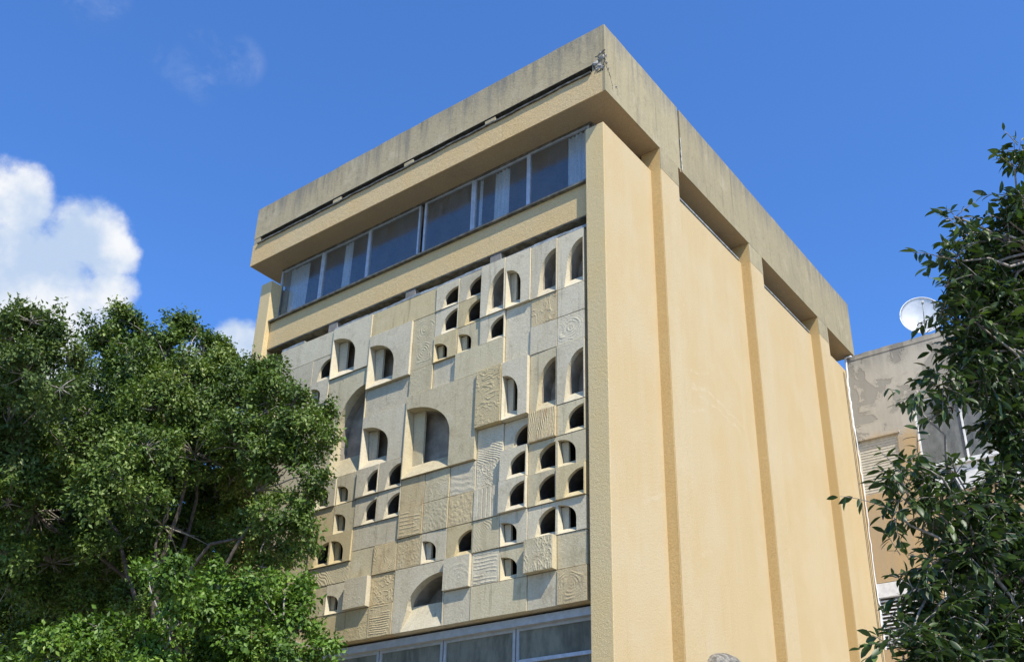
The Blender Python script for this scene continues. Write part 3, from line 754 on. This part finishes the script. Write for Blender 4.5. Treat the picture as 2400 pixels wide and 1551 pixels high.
# lower louvred shutter
box('shutter_box', .03, .98, YN-.02, YN+.1, 8.30, 8.64, M['white'], N, .01)
for i in range(13):
    bm = bmesh.new(); z = 7.15+i*.088; vs = box_bm(bm, .05, .97, YN+.02, YN+.09, z, z+.018)
    for q in vs:
        if q.co.y > YN+.05: q.co.z += .04
    link('louvre', done(bm, 'louvre'), M['white'], N)
boxes('shutter_frame', [(.02, .05, YN+.0, YN+.1, 7.1, 8.3), (.97, 1.0, YN+.0, YN+.1, 7.1, 8.3)], M['white'], N)
# glazed balcony fronts with white posts
for z0, z1 in ((11.25, 13.05), (7.4, 9.0)):
    fx = [1.50, 2.535, 3.60, 4.86]
    for i in range(3):
        fr = boxes('window', [(fx[i], fx[i]+.035, YN+.04, YN+.12, z0, z1), (fx[i+1]-.005, fx[i+1]+.03, YN+.041, YN+.121, z0, z1),
                              (fx[i], fx[i+1], YN+.044, YN+.118, z0, z0+.06), (fx[i], fx[i+1], YN+.044, YN+.118, z1-.05, z1)], M['white'], N)
        box('pane', fx[i]+.03, fx[i+1]+.002, YN+.075, YN+.083, z0+.055, z1-.045, M['glass_nb'], fr)
    box('balcony_ledge', 1.44, 4.95, YN-.10, YN+.06, z0-.10, z0+.01, M['white'], N, .01)
    box('balcony_front', 1.48, 4.90, YN-.035, YN+.02, z0-.72, z0-.10, M['white'], N, .01)

# satellite dish on the neighbour's roof
D = empty('satellite_dish', (2.15, 12.5, ZN-.35), 'white satellite dish standing on the neighbouring roof behind the leaves', 'satellite dish')
dc = Vector(atY(2160, 738, 12.45)); ax = Vector((.35, -.93, .08)).normalized(); rad = .56
sx = ax.cross(Vector((0, 0, 1))).normalized(); sy = sx.cross(ax).normalized()
bm = bmesh.new(); rows = []
for i in range(9):
    rr_ = rad*i/8; row = []
    for k in range(40):
        t = 2*math.pi*k/40; q = dc+sx*rr_*math.cos(t)*.95+sy*rr_*math.sin(t)-ax*(.13*(1-(i/8)**2))
        row.append(bm.verts.new(q))
    rows.append(row)
for i in range(8):
    for k in range(40):
        fcs = (rows[i][k], rows[i][(k+1) % 40], rows[i+1][(k+1) % 40], rows[i+1][k])
        if i == 0: bm.faces.new((rows[0][0], rows[1][(k+1) % 40], rows[1][k])) if True else None
        else: bm.faces.new(fcs)
ext = bmesh.ops.solidify(bm, geom=bm.faces[:], thickness=.012)
me = done(bm, 'reflector')
for p in me.polygons: p.use_smooth = True
link('reflector', me, M['dish'], D)
tubes_obj('rim', [([dc+sx*rad*.95*math.cos(t)+sy*rad*math.sin(t) for t in [2*math.pi*i/48 for i in range(49)]], [.012]*49)], M['dish'], D, 6)
tubes_obj('feed_arm', [([dc-sy*rad*.98, dc-sy*rad*.55+ax*.35, dc+ax*.55], [.014, .014, .012])], M['frame_grey'], D, 6)
tubes_obj('feed_horn', [([dc+ax*.62, dc+ax*.50], [.035, .028])], M['frame_grey'], D, 10)
tubes_obj('mast', [([dc-ax*.16, dc-ax*.24-Vector((0, 0, .15)), Vector((dc.x-ax.x*.24, dc.y-ax.y*.24, ZN-.355))], [.03, .032, .034])], M['frame_grey'], D, 10)

# cables and sealant down the junction of the two buildings
jr = random.Random(3)
zz = np.linspace(14.66, 7.2, 60); jit = [jr.uniform(-.012, .012) for _ in zz]
pts = [(.20, 11.60, 14.69), (.10, 11.60, 14.70), (.03, 11.60, 14.68)] + [(.035+.03*math.sin(z_*1.3)*(1 if z_ > 12.4 else .3)+j_, 11.615, z_) for z_, j_ in zip(zz, jit)]
tag(tubes_obj('drain_cable', [(pts, [.024]*3+[(.026 if p[2] > 12.6 else .013) for p in pts[3:]])], M['sealant'], None, 6),
    'wavy white cable running down where the ochre wall meets the peeling wall', 'cable')
for k, yy in ((0, 11.38), (1, 11.47)):
    pts = [(.012, yy+.01*math.sin(z_*2+k)+.02*(14-z_)/7, z_) for z_ in np.linspace(14.2, 4.5, 40)]
    tag(tubes_obj('wall_cable', [(pts, [.006]*len(pts))], M['bark'], None, 5),
        ('thin brown cable on the ochre side wall, farther from the white cable', 'thin brown cable on the ochre side wall, nearer to the white cable')[k], 'cable')

# weathered hood at the foot of the side wall, cut by the lower edge of the picture
H = empty('vent_hood', (.1, 3.35, 4.7), 'weathered grey round topped hood fixed low on the ochre side wall', 'hood')
bm = bmesh.new(); n = 14; y0, y1, zb, zt_ = 2.80, 3.95, 4.85, 5.44
prof = [(0.0, zt_), (.10, zt_-.01), (.20, zt_-.06), (.28, zt_-.16), (.32, zt_-.30), (.33, zb)]
rows = []
for i in range(n+1):
    u = i/n; yy = y0+(y1-y0)*u; k = .62+.38*math.sin(math.pi*min(1, max(0, u)))**.6
    rows.append([bm.verts.new((x*k+.001, yy, zb+(z-zb)*k)) for x, z in prof])
for i in range(n):
    for j in range(len(prof)-1): bm.faces.new((rows[i][j], rows[i+1][j], rows[i+1][j+1], rows[i][j+1]))
for r_ in (rows[0], rows[-1]):
    bm.faces.new(r_+[bm.verts.new((.001, r_[0].co.y, zb))])
me = done(bm, 'hood_shell')
for p in me.polygons: p.use_smooth = True
link('hood_shell', me, M['hood'], H)
box('hood_flange', .001, .02, 2.72, 4.03, 4.75, 4.85, M['hood'], H)

# ================================================================== trees
def leaf_mesh(name, P, Dv, Nv, L, Wd, tone, mat):
    """many folded leaves as one mesh; P base points, Dv directions, Nv face normals (all n x 3)"""
    n = len(P)
    Dv = Dv/np.linalg.norm(Dv, axis=1, keepdims=True)
    Sv = np.cross(Dv, Nv); Sv /= np.linalg.norm(Sv, axis=1, keepdims=True)+1e-9
    Nv = np.cross(Sv, Dv)
    L = L[:, None]; Wd = Wd[:, None]
    v = np.stack([P, P+Dv*L*.42+Sv*Wd*.5+Nv*Wd*.16, P+Dv*L*.5-Nv*L*.02, P+Dv*L*.42-Sv*Wd*.5+Nv*Wd*.16, P+Dv*L-Nv*L*.10], 1)
    base = (np.arange(n)*5)[:, None]
    tri = np.array([[0, 2, 1], [0, 3, 2], [1, 2, 4], [2, 3, 4]])
    faces = (base[:, :, None]+tri[None]).reshape(-1)
    me = bpy.data.meshes.new(name); me.vertices.add(n*5); me.vertices.foreach_set('co', v.reshape(-1).astype(np.float32))
    me.loops.add(len(faces)); me.loops.foreach_set('vertex_index', faces.astype(np.int32))
    nf = len(faces)//3; me.polygons.add(nf); me.polygons.foreach_set('loop_start', (np.arange(nf)*3).astype(np.int32))
    me.update(calc_edges=True)
    at = me.attributes.new('tone', 'FLOAT', 'POINT'); at.data.foreach_set('value', np.repeat(tone, 5).astype(np.float32))
    me.materials.append(mat); return me
def big_leaf_mesh(name, P, Dv, Nv, L, Wd, tone, mat):
    n = len(P); Dv = Dv/np.linalg.norm(Dv, axis=1, keepdims=True)
    Sv = np.cross(Dv, Nv); Sv /= np.linalg.norm(Sv, axis=1, keepdims=True)+1e-9; Nv = np.cross(Sv, Dv)
    L = L[:, None]; Wd = Wd[:, None]; v = [P]
    for t, wv in ((.18, .62), (.42, 1.0), (.68, .82), (.86, .42)):
        c = P+Dv*L*t-Nv*L*(.16*t*t)
        v += [c+Sv*Wd*.5*wv+Nv*Wd*.13*wv, c, c-Sv*Wd*.5*wv+Nv*Wd*.13*wv]
    v.append(P+Dv*L-Nv*L*.20); k = 14; v = np.stack(v, 1)
    tri = [[0, 2, 1], [0, 3, 2]]
    for a in (1, 4, 7): tri += [[a, a+1, a+3], [a+1, a+4, a+3], [a+1, a+2, a+4], [a+2, a+5, a+4]]
    tri += [[10, 11, 13], [11, 12, 13]]
    faces = ((np.arange(n)*k)[:, None, None]+np.array(tri)[None]).reshape(-1)
    me = bpy.data.meshes.new(name); me.vertices.add(n*k); me.vertices.foreach_set('co', v.reshape(-1).astype(np.float32))
    me.loops.add(len(faces)); me.loops.foreach_set('vertex_index', faces.astype(np.int32))
    nf = len(faces)//3; me.polygons.add(nf); me.polygons.foreach_set('loop_start', (np.arange(nf)*3).astype(np.int32))
    me.update(calc_edges=True)
    at = me.attributes.new('tone', 'FLOAT', 'POINT'); at.data.foreach_set('value', np.repeat(tone, k).astype(np.float32))
    me.materials.append(mat); return me
def clump_leaves(rng, c, rad, n_spray, per, L, spread, droop=.5):
    """a billow of foliage: tufts on the outer, upper part of an ellipsoid, sprays of leaves in each tuft"""
    m = max(5, int(9*(rad/.5)**1.3))
    tu = rng.normal(size=(m, 3)); tu[:, 2] = np.abs(tu[:, 2]*.9)*np.where(rng.uniform(size=m) < .72, 1, -1)
    tu /= np.linalg.norm(tu, axis=1, keepdims=True)
    tc = c+tu*rad*rng.uniform(.55, 1.02, (m, 1))*np.array([1, 1, .82])
    tr = rad*rng.uniform(.26, .46, m); tt = rng.normal(0, .13, m)
    k = rng.integers(0, m, n_spray)
    u = rng.normal(size=(n_spray, 3)); u[:, 2] = u[:, 2]*.8+.35; u /= np.linalg.norm(u, axis=1, keepdims=True)
    sc = tc[k]+u*(tr[k]*rng.uniform(.3, 1.08, n_spray)**.6)[:, None]
    u = u*.75+tu[k]*.45; u /= np.linalg.norm(u, axis=1, keepdims=True)
    tw = u*.8+rng.normal(size=(n_spray, 3))*.5+np.array([0, 0, .12]); tw /= np.linalg.norm(tw, axis=1, keepdims=True)
    t = rng.uniform(-.5, 1.0, (n_spray, per, 1))
    P = sc[:, None]+tw[:, None]*t*spread+rng.normal(size=(n_spray, per, 3))*spread*.28
    P[..., 2] -= (t[..., 0]**2)*spread*.25
    d = tw[:, None]*.7+rng.normal(size=(n_spray, per, 3))*.75+np.array([0, 0, -droop])
    nrm = rng.normal(size=(n_spray, per, 3))*.45+np.array([0, 0, .45])+u[:, None]*1.0
    tone = np.clip(rng.normal(.42, .22, (n_spray, per))+tt[k][:, None]+rng.normal(0, .10), 0, 1)
    q = n_spray*per
    Ls = L*rng.uniform(.6, 1.25, q)
    return P.reshape(q, 3), d.reshape(q, 3), nrm.reshape(q, 3), Ls, Ls*rng.uniform(.44, .62, q), tone.reshape(q), sc, tw
def limb(rng, a, b, r0, r1, n=6, sag=.1):
    a, b = np.array(a), np.array(b); L = np.linalg.norm(b-a); pts = []
    off = rng.normal(size=3)*L*.07
    for i in range(n+1):
        t = i/n; p = a+(b-a)*t+off*math.sin(math.pi*t)+np.array([0, 0, sag*L*math.sin(math.pi*t)]); 
        if 0 < i < n: p = p+rng.normal(size=3)*L*.018
        pts.append(tuple(p))
    return (pts, [r0+(r1-r0)*(i/n)**.8 for i in range(n+1)])
def small_tree(name, label, clumps, base, fork, seed, mat, L, dens, per=14, spread=.22, twigs=True, droop=.5):
    rng = np.random.default_rng(seed)
    T = empty(name, (base[0], base[1], 0), label, 'tree', 'leafy trees on the left')
    parts = [[] for _ in range(6)]; limbs = []; sm = []
    cs = [(np.array(atD(px, py, d+rng.normal()*.45)), r/F_PX*d*.97) for px, py, r, d in clumps]
    mid = [np.array(f_) for f_ in fork]
    limbs.append(([tuple(base), tuple((np.array(base)+mid[0])/2+np.array([.12, -.08, 0])), tuple(mid[0])], [.24, .18, .11]))
    for q in mid[1:]: limbs.append(limb(rng, mid[0], q, .05, .02))
    for c, r in cs:
        n = max(28, int(dens*r*r*590))
        out = clump_leaves(rng, c, r, n, per, L, spread, droop)
        for i in range(6): parts[i].append(out[i])
        m_ = min(mid, key=lambda q: np.linalg.norm(q-c))
        sm.append(limb(rng, m_, c, .016, .006, 6, .06))
        for s, t_ in list(zip(out[6], out[7]))[::9]:
            sm.append(limb(rng, c+(s-c)*.1, s+t_*spread*.5, .011, .004, 3, .0))
    tubes_obj('trunk', limbs, M['bark'], T, 10)
    o = tubes_obj('branches', sm, M['twig'], T, 5); o['kind'] = 'stuff'
    me = leaf_mesh('crown', *[np.concatenate(p) for p in parts], mat)
    o = link('crown', me, None, T); o['kind'] = 'stuff'
    return T, sum(len(p) for p in parts[0])
farc = [(-230, 960, 120, 16.6), (-230, 1110, 110, 16.6), (-130, 1180, 100, 16.7), (-180, 830, 90, 16.4), (0, 1170, 80, 16.8), (75, 755, 60, 16.2), (35, 800, 70, 16.2), (110, 810, 62, 16.2), (155, 850, 48, 16.2), (60, 880, 80, 16.2), (140, 910, 55, 16.2), (20, 940, 80, 16.2),
        (100, 960, 70, 16.2), (-60, 860, 110, 16.2), (-120, 960, 130, 16.8), (-80, 1080, 120, 16.2), (40, 1080, 90, 16.8)]
top = [(287, 748, 40, 19), (240, 795, 52, 19), (330, 785, 55, 19), (400, 755, 36, 20), (458, 768, 40, 20), (478, 830, 55, 20), (390, 830, 65, 19.2),
       (300, 870, 80, 18.5), (440, 905, 72, 18.5), (520, 870, 58, 19.2), (575, 885, 50, 19), (625, 880, 40, 18.6), (640, 935, 55, 18),
       (560, 955, 80, 17.8), (470, 985, 80, 17.8), (370, 960, 80, 18), (270, 960, 80, 18), (205, 970, 60, 18.6)]
midc = [(688, 945, 42, 17.6), (700, 1000, 55, 17.2), (742, 990, 38, 17.4), (640, 1025, 65, 17), (748, 1045, 36, 17.2), (690, 1085, 45, 17),
        (560, 1050, 78, 16.8), (455, 1065, 80, 17), (340, 1050, 80, 17), (240, 1060, 80, 17), (150, 1050, 80, 17.4), (60, 1030, 75, 17.4),
        (735, 1120, 32, 17), (715, 1155, 34, 17), (610, 1115, 42, 17), (285, 1120, 80, 15.6), (225, 1165, 50, 15.6), (345, 1165, 48, 15.9),
        (70, 1120, 70, 17), (20, 1180, 60, 16.5), (-60, 1150, 120, 17), (400, 1190, 50, 17.8), (540, 1125, 42, 17.4), (90, 1260, 50, 17.5), (10, 1300, 60, 17),
        (770, 960, 22, 17.4), (775, 1020, 20, 17.3), (645, 870, 28, 18.4)]
back = [(px, py, 115, 20.3) for px, py in ((90, 1020), (230, 930), (380, 930), (500, 960), (130, 1180), (280, 1130), (420, 1120), (60, 1330), (200, 1330), (330, 1360), (420, 1300), (120, 1460), (280, 1470), (400, 1440), (-40, 1480), (480, 1420), (-60, 1200))]
fill = [(455, 1150, 60, 19.6), (430, 1125, 55, 20.4), (480, 1180, 50, 19.0), (570, 1120, 55, 19.6), (545, 1085, 55, 20.2), (590, 1160, 45, 19.2), (200, 1250, 70, 18.6), (300, 1240, 70, 18.6), (400, 1260, 60, 18.8), (480, 1230, 60, 18.9), (250, 1340, 70, 18.4), (360, 1330, 60, 18.6), (120, 1320, 80, 18.2), (560, 1180, 50, 18.5), (555, 1090, 60, 18.8), (520, 1040, 60, 19.2), (100, 1410, 70, 17.6), (200, 1420, 70, 17.6), (310, 1410, 60, 17.6), (440, 1330, 50, 18.2), (520, 1290, 45, 18.3), (30, 1400, 70, 17.4), (160, 1290, 50, 17), (260, 1290, 50, 17.2), (350, 1260, 45, 17.2), (440, 1240, 45, 17.4), (600, 1060, 50, 18.6), (510, 1160, 50, 18.6)]
back2 = [(px, py, 105, 21.6) for px, py in ((20, 1100), (150, 1100), (290, 1040), (430, 1030), (200, 1230), (330, 1240), (60, 1240), (130, 1330), (270, 1330), (390, 1370), (40, 1420), (200, 1420), (340, 1440), (110, 1540), (240, 1540), (450, 1460), (380, 1540), (-30, 1560))]
hang = [(680, 1180, 26, 16.6), (620, 1215, 30, 16.9), (575, 1215, 24, 17.2), (540, 1235, 34, 17.4), (500, 1260, 40, 17.6), (610, 1330, 34, 16.8), (540, 1320, 40, 17.2), (655, 1225, 42, 16.6), (700, 1215, 42, 16.4), (722, 1265, 34, 16.4), (650, 1285, 48, 16.6), (600, 1270, 40, 16.8), (690, 1305, 36, 16.5), (560, 1260, 30, 16.9)]
low = [(352, 1335, 36, 14.2), (425, 1370, 52, 14.2), (510, 1400, 70, 14), (600, 1385, 52, 14.2), (672, 1375, 42, 14.4), (712, 1400, 34, 14.5), (655, 1440, 62, 14),
       (560, 1480, 75, 13.8), (455, 1450, 62, 13.8), (390, 1480, 50, 13.8), (700, 1480, 48, 14), (745, 1520, 38, 14), (640, 1540, 65, 13.8), (250, 1480, 55, 13.6),
       (180, 1505, 50, 13.6), (105, 1535, 55, 13.6), (225, 1560, 60, 13.5), (345, 1560, 60, 13.6), (470, 1560, 70, 13.6), (560, 1620, 90, 13.7), (700, 1610, 80, 13.8),
       (400, 1660, 100, 13.7), (200, 1650, 100, 13.6), (40, 1620, 90, 13.8)]
b = atD(330, 1300, 17.2); gb = (b[0], b[1], 0)
forks = [tuple(atD(370, 1560, 17.0)), tuple(atD(380, 1230, 17.2)), tuple(atD(250, 1150, 17.4)), tuple(atD(500, 1080, 17.6)), tuple(atD(380, 950, 18.4)),
         tuple(atD(600, 1150, 17.2)), tuple(atD(80, 1200, 17.4)), tuple(atD(120, 1000, 18)), tuple(atD(560, 1000, 17.6)), tuple(atD(620, 1250, 17))]
gb = (forks[0][0]-.2, forks[0][1]+.1, 0)
_, c1 = small_tree('ficus_tree', 'large dense ficus tree with small glossy leaves in front of the relief screen', top+midc+hang+back+back2+fill, gb, forks, 5, M['leaf_olive'], .080, 1.35, 15, .17)
f2 = [tuple(atD(-90, 1330, 16.5)), tuple(atD(20, 1000, 16.5)), tuple(atD(-120, 1010, 16.6)), tuple(atD(-60, 1160, 16.6))]
_, c2 = small_tree('ficus_tree', 'paler bushy tree at the far left edge, its crown against the cloud', farc, (f2[0][0], f2[0][1], 0), f2, 9, M['leaf_far'], .078, 1.3, 15, .17)
f3 = [tuple(atD(480, 1720, 14.0)), tuple(atD(560, 1520, 14.1)), tuple(atD(400, 1480, 14.0)), tuple(atD(220, 1560, 13.8)), tuple(atD(660, 1480, 14.1))]
_, c3 = small_tree('ficus_tree', 'lower bright green leafy tree at the bottom left in front of the big one', low, (f3[0][0], f3[0][1], 0), f3, 13, M['leaf_small'], .084, 1.8, 15, .16)

# right tree: large leaves on arching twigs, its shaded side towards us
rng = np.random.default_rng(21)
T = empty('rubber_fig_tree', (0, 0, 0), 'dark fig tree with large pointed leaves at the right edge in the foreground', 'tree')
rc = [(2396, 345, 18, 7.2), (2378, 395, 24, 7.2), (2392, 470, 34, 7.2), (2362, 515, 20, 7.2), (2410, 560, 60, 7.4), (2236, 508, 18, 7), (2272, 545, 28, 7.1), (2320, 590, 46, 7.2), (2240, 605, 28, 7), (2275, 650, 52, 7.1), (2215, 672, 20, 6.9), (2300, 640, 50, 7.4), (2390, 640, 70, 7.6), (2340, 540, 30, 7.3), (2195, 600, 14, 6.9), (2370, 760, 70, 7.7), (2300, 720, 50, 7.4),
      (2345, 700, 76, 7.3), (2275, 745, 48, 7), (2205, 735, 30, 6.9), (2315, 810, 76, 7.2), (2405, 800, 90, 7.5), (2262, 835, 42, 7.0), (2215, 895, 40, 6.9), (2150, 915, 20, 6.7), (2300, 890, 58, 7.1), (2395, 920, 86, 7.4),
      (2385, 1020, 60, 7.2), (2235, 955, 26, 6.9), (2345, 985, 40, 7.2), (2330, 1130, 40, 7.0), (2240, 1110, 30, 6.8), (2380, 1090, 50, 7.2), (2130, 1085, 26, 6.6), (2095, 1110, 22, 6.5), (2180, 1130, 40, 6.7), (2115, 1165, 30, 6.5), (2185, 1195, 52, 6.6), (2275, 1185, 52, 6.8),
      (2350, 1200, 74, 7.0), (2100, 1205, 18, 6.4), (2265, 1285, 88, 6.7), (2370, 1330, 105, 7), (2185, 1320, 40, 6.5), (2140, 1385, 30, 6.4), (2215, 1420, 80, 6.5), (2320, 1470, 105, 6.8), (2140, 1475, 30, 6.2), (2085, 1512, 24, 6.1),
      (2175, 1540, 56, 6.2), (2400, 1520, 80, 6.8), (2250, 1590, 110, 6.4), (2120, 1600, 40, 6.2), (2500, 700, 150, 7.6), (2520, 1000, 170, 7.6), (2520, 1300, 170, 7.4), (2480, 1560, 150, 7), (2480, 480, 90, 7.5)]
Pp = [[] for _ in range(6)]; stems = []; hub = [np.array(atD(2560, 1500, 7.2)), np.array(atD(2480, 1150, 7.2)), np.array(atD(2450, 850, 7.4)), np.array(atD(2330, 1350, 6.8)), np.array(atD(2440, 600, 7.4))]
def add_twig(c, d, n, ln):
    d = d/np.linalg.norm(d); side = np.cross(d, [0, 0, 1.]); side /= np.linalg.norm(side)+1e-9
    pts = []
    for i in range(n+1):
        t = i/n; pts.append(c+d*ln*t+np.array([0, 0, -.20*ln*t*t]))
    stems.append(([tuple(p) for p in pts[::max(1, n//4)]]+[tuple(pts[-1])], None))
    for i in range(1, n+1):
        sgn = 1 if i % 2 else -1
        t = d*(.55 if i < n else 1.2)+side*sgn*rng.uniform(.5, 1.0)+rng.normal(size=3)*.35+np.array([0, 0, -.45+rng.normal()*.25])
        Pp[0].append(pts[i]+rng.normal(size=3)*.006); Pp[1].append(t)
        Pp[2].append(np.array([0, 0, 1.])+rng.normal(size=3)*.55+side*sgn*.3)
        l = rng.uniform(.058, .108); Pp[3].append(l); Pp[4].append(l*rng.uniform(.33, .43)); Pp[5].append(float(np.clip(rng.normal(.42, .25), 0, 1)))
for px, py, r, dd in rc:
    c = np.array(atD(px, py, dd)); rad = r/F_PX*dd
    nt = max(3, int(rad*rad*1700)) if rad < .3 else int(rad*rad*1450)
    for k in range(nt):
        u = rng.normal(size=3); u /= np.linalg.norm(u); q = c+u*rad*rng.uniform(.05, .75)
        add_twig(q, u*.8+rng.normal(size=3)*.5-RGT*.25+np.array([0, 0, .15]), int(rng.integers(4, 9)), rng.uniform(.08, .20))
    h_ = min(hub, key=lambda q: np.linalg.norm(q-c)); stems.append(limb(rng, h_, c, .016, .006, 6, .04))
# two long shoots reaching out to the left in front of the ochre wall
for (ax_, ay, bx, by, dd, nn) in ((2090, 1195, 1972, 1140, 6.4, 9), (2130, 1130, 2062, 1040, 6.5, 8), (2150, 1060, 2148, 985, 6.7, 6), (2100, 1495, 2035, 1525, 6.0, 8), (2110, 1300, 2072, 1235, 6.4, 7), (2250, 540, 2200, 482, 7, 7), (2385, 380, 2392, 320, 7.2, 6), (2110, 920, 2080, 905, 6.7, 5)):
    a_, b_ = np.array(atD(ax_, ay, dd)), np.array(atD(bx, by, dd)); v_ = b_-a_
    add_twig(a_, v_, nn, np.linalg.norm(v_)*1.05)
nl = len(Pp[0]); arr = [np.array(p) for p in Pp]
base = np.array([hub[0][0]+.5, hub[0][1]-.2, 0])
tubes_obj('trunk', [([tuple(base), tuple(base*.5+hub[0]*.5+np.array([.05, 0, 0])), tuple(hub[0])], [.16, .13, .10]), limb(rng, hub[0], hub[1], .08, .05), limb(rng, hub[1], hub[2], .05, .03),
                    limb(rng, hub[0], hub[3], .05, .025), limb(rng, hub[2], hub[4], .03, .018)], M['bark'], T, 9)
o = tubes_obj('twigs', [(p, r_ if r_ is not None else [.0035-.0022*i/len(p) for i in range(len(p))]) for p, r_ in stems], M['twig'], T, 5); o['kind'] = 'stuff'
# the 300 leaves that show largest are objects of their own, the rest one part
rel = arr[0]-CAM; dep = rel@FWD; qx = 1200+F_PX*(rel@RGT)/dep; qy = CY_PX-F_PX*(rel@UPV)/dep
vis = (qx > 1960) & (qx < 2390) & (qy > 300) & (qy < 1545)
nn_ = arr[2]/np.linalg.norm(arr[2], axis=1, keepdims=True); vw = rel/np.linalg.norm(rel, axis=1, keepdims=True)
score = np.where(vis, arr[3]/dep*(.2+np.abs((nn_*vw).sum(1)))-.0012*(qx-1960)/400, -1)
big = np.argsort(-score)[:300]; msk = np.zeros(nl, bool); msk[big] = True
def sub(m_): return [a_[m_] for a_ in arr]
me = big_leaf_mesh('crown', *sub(~msk), M['leaf_big']); o = link('crown', me, None, T); o['kind'] = 'stuff'
protos = []
for k in range(5):
    one = [np.array([[0., 0, 0]]), np.array([[1., 0, 0]]), np.array([[0., 0, 1]]), np.array([1.0]), np.array([.40+.03*k]), np.array([.12+.19*k])]
    protos.append(big_leaf_mesh('leaf', *one, M['leaf_big']))
for j, i in enumerate(big):
    d = Vector(arr[1][i]).normalized(); s = d.cross(Vector(arr[2][i])).normalized(); n_ = s.cross(d)
    o = bpy.data.objects.new('leaf', protos[min(4, int(arr[5][i]*5))]); COL.objects.link(o); o.parent = T
    Ml = Matrix((( d.x, -s.x, n_.x, arr[0][i][0]), (d.y, -s.y, n_.y, arr[0][i][1]), (d.z, -s.z, n_.z, arr[0][i][2]), (0, 0, 0, 1)))
    o.matrix_basis = Ml @ Matrix.Scale(float(arr[3][i]), 4)
T['base'] = (float(base[0]), float(base[1]), 0.0)
print('leaves', c1, c2, c3, nl)

# move every Empty to the base of its thing without moving the parts
for o in list(S.objects):
    if o.type == 'EMPTY' and 'base' in o:
        bvec = Vector(o['base']); o.location = bvec; del o['base']
        for ch in o.children: ch.matrix_parent_inverse = Matrix.Translation(-bvec)
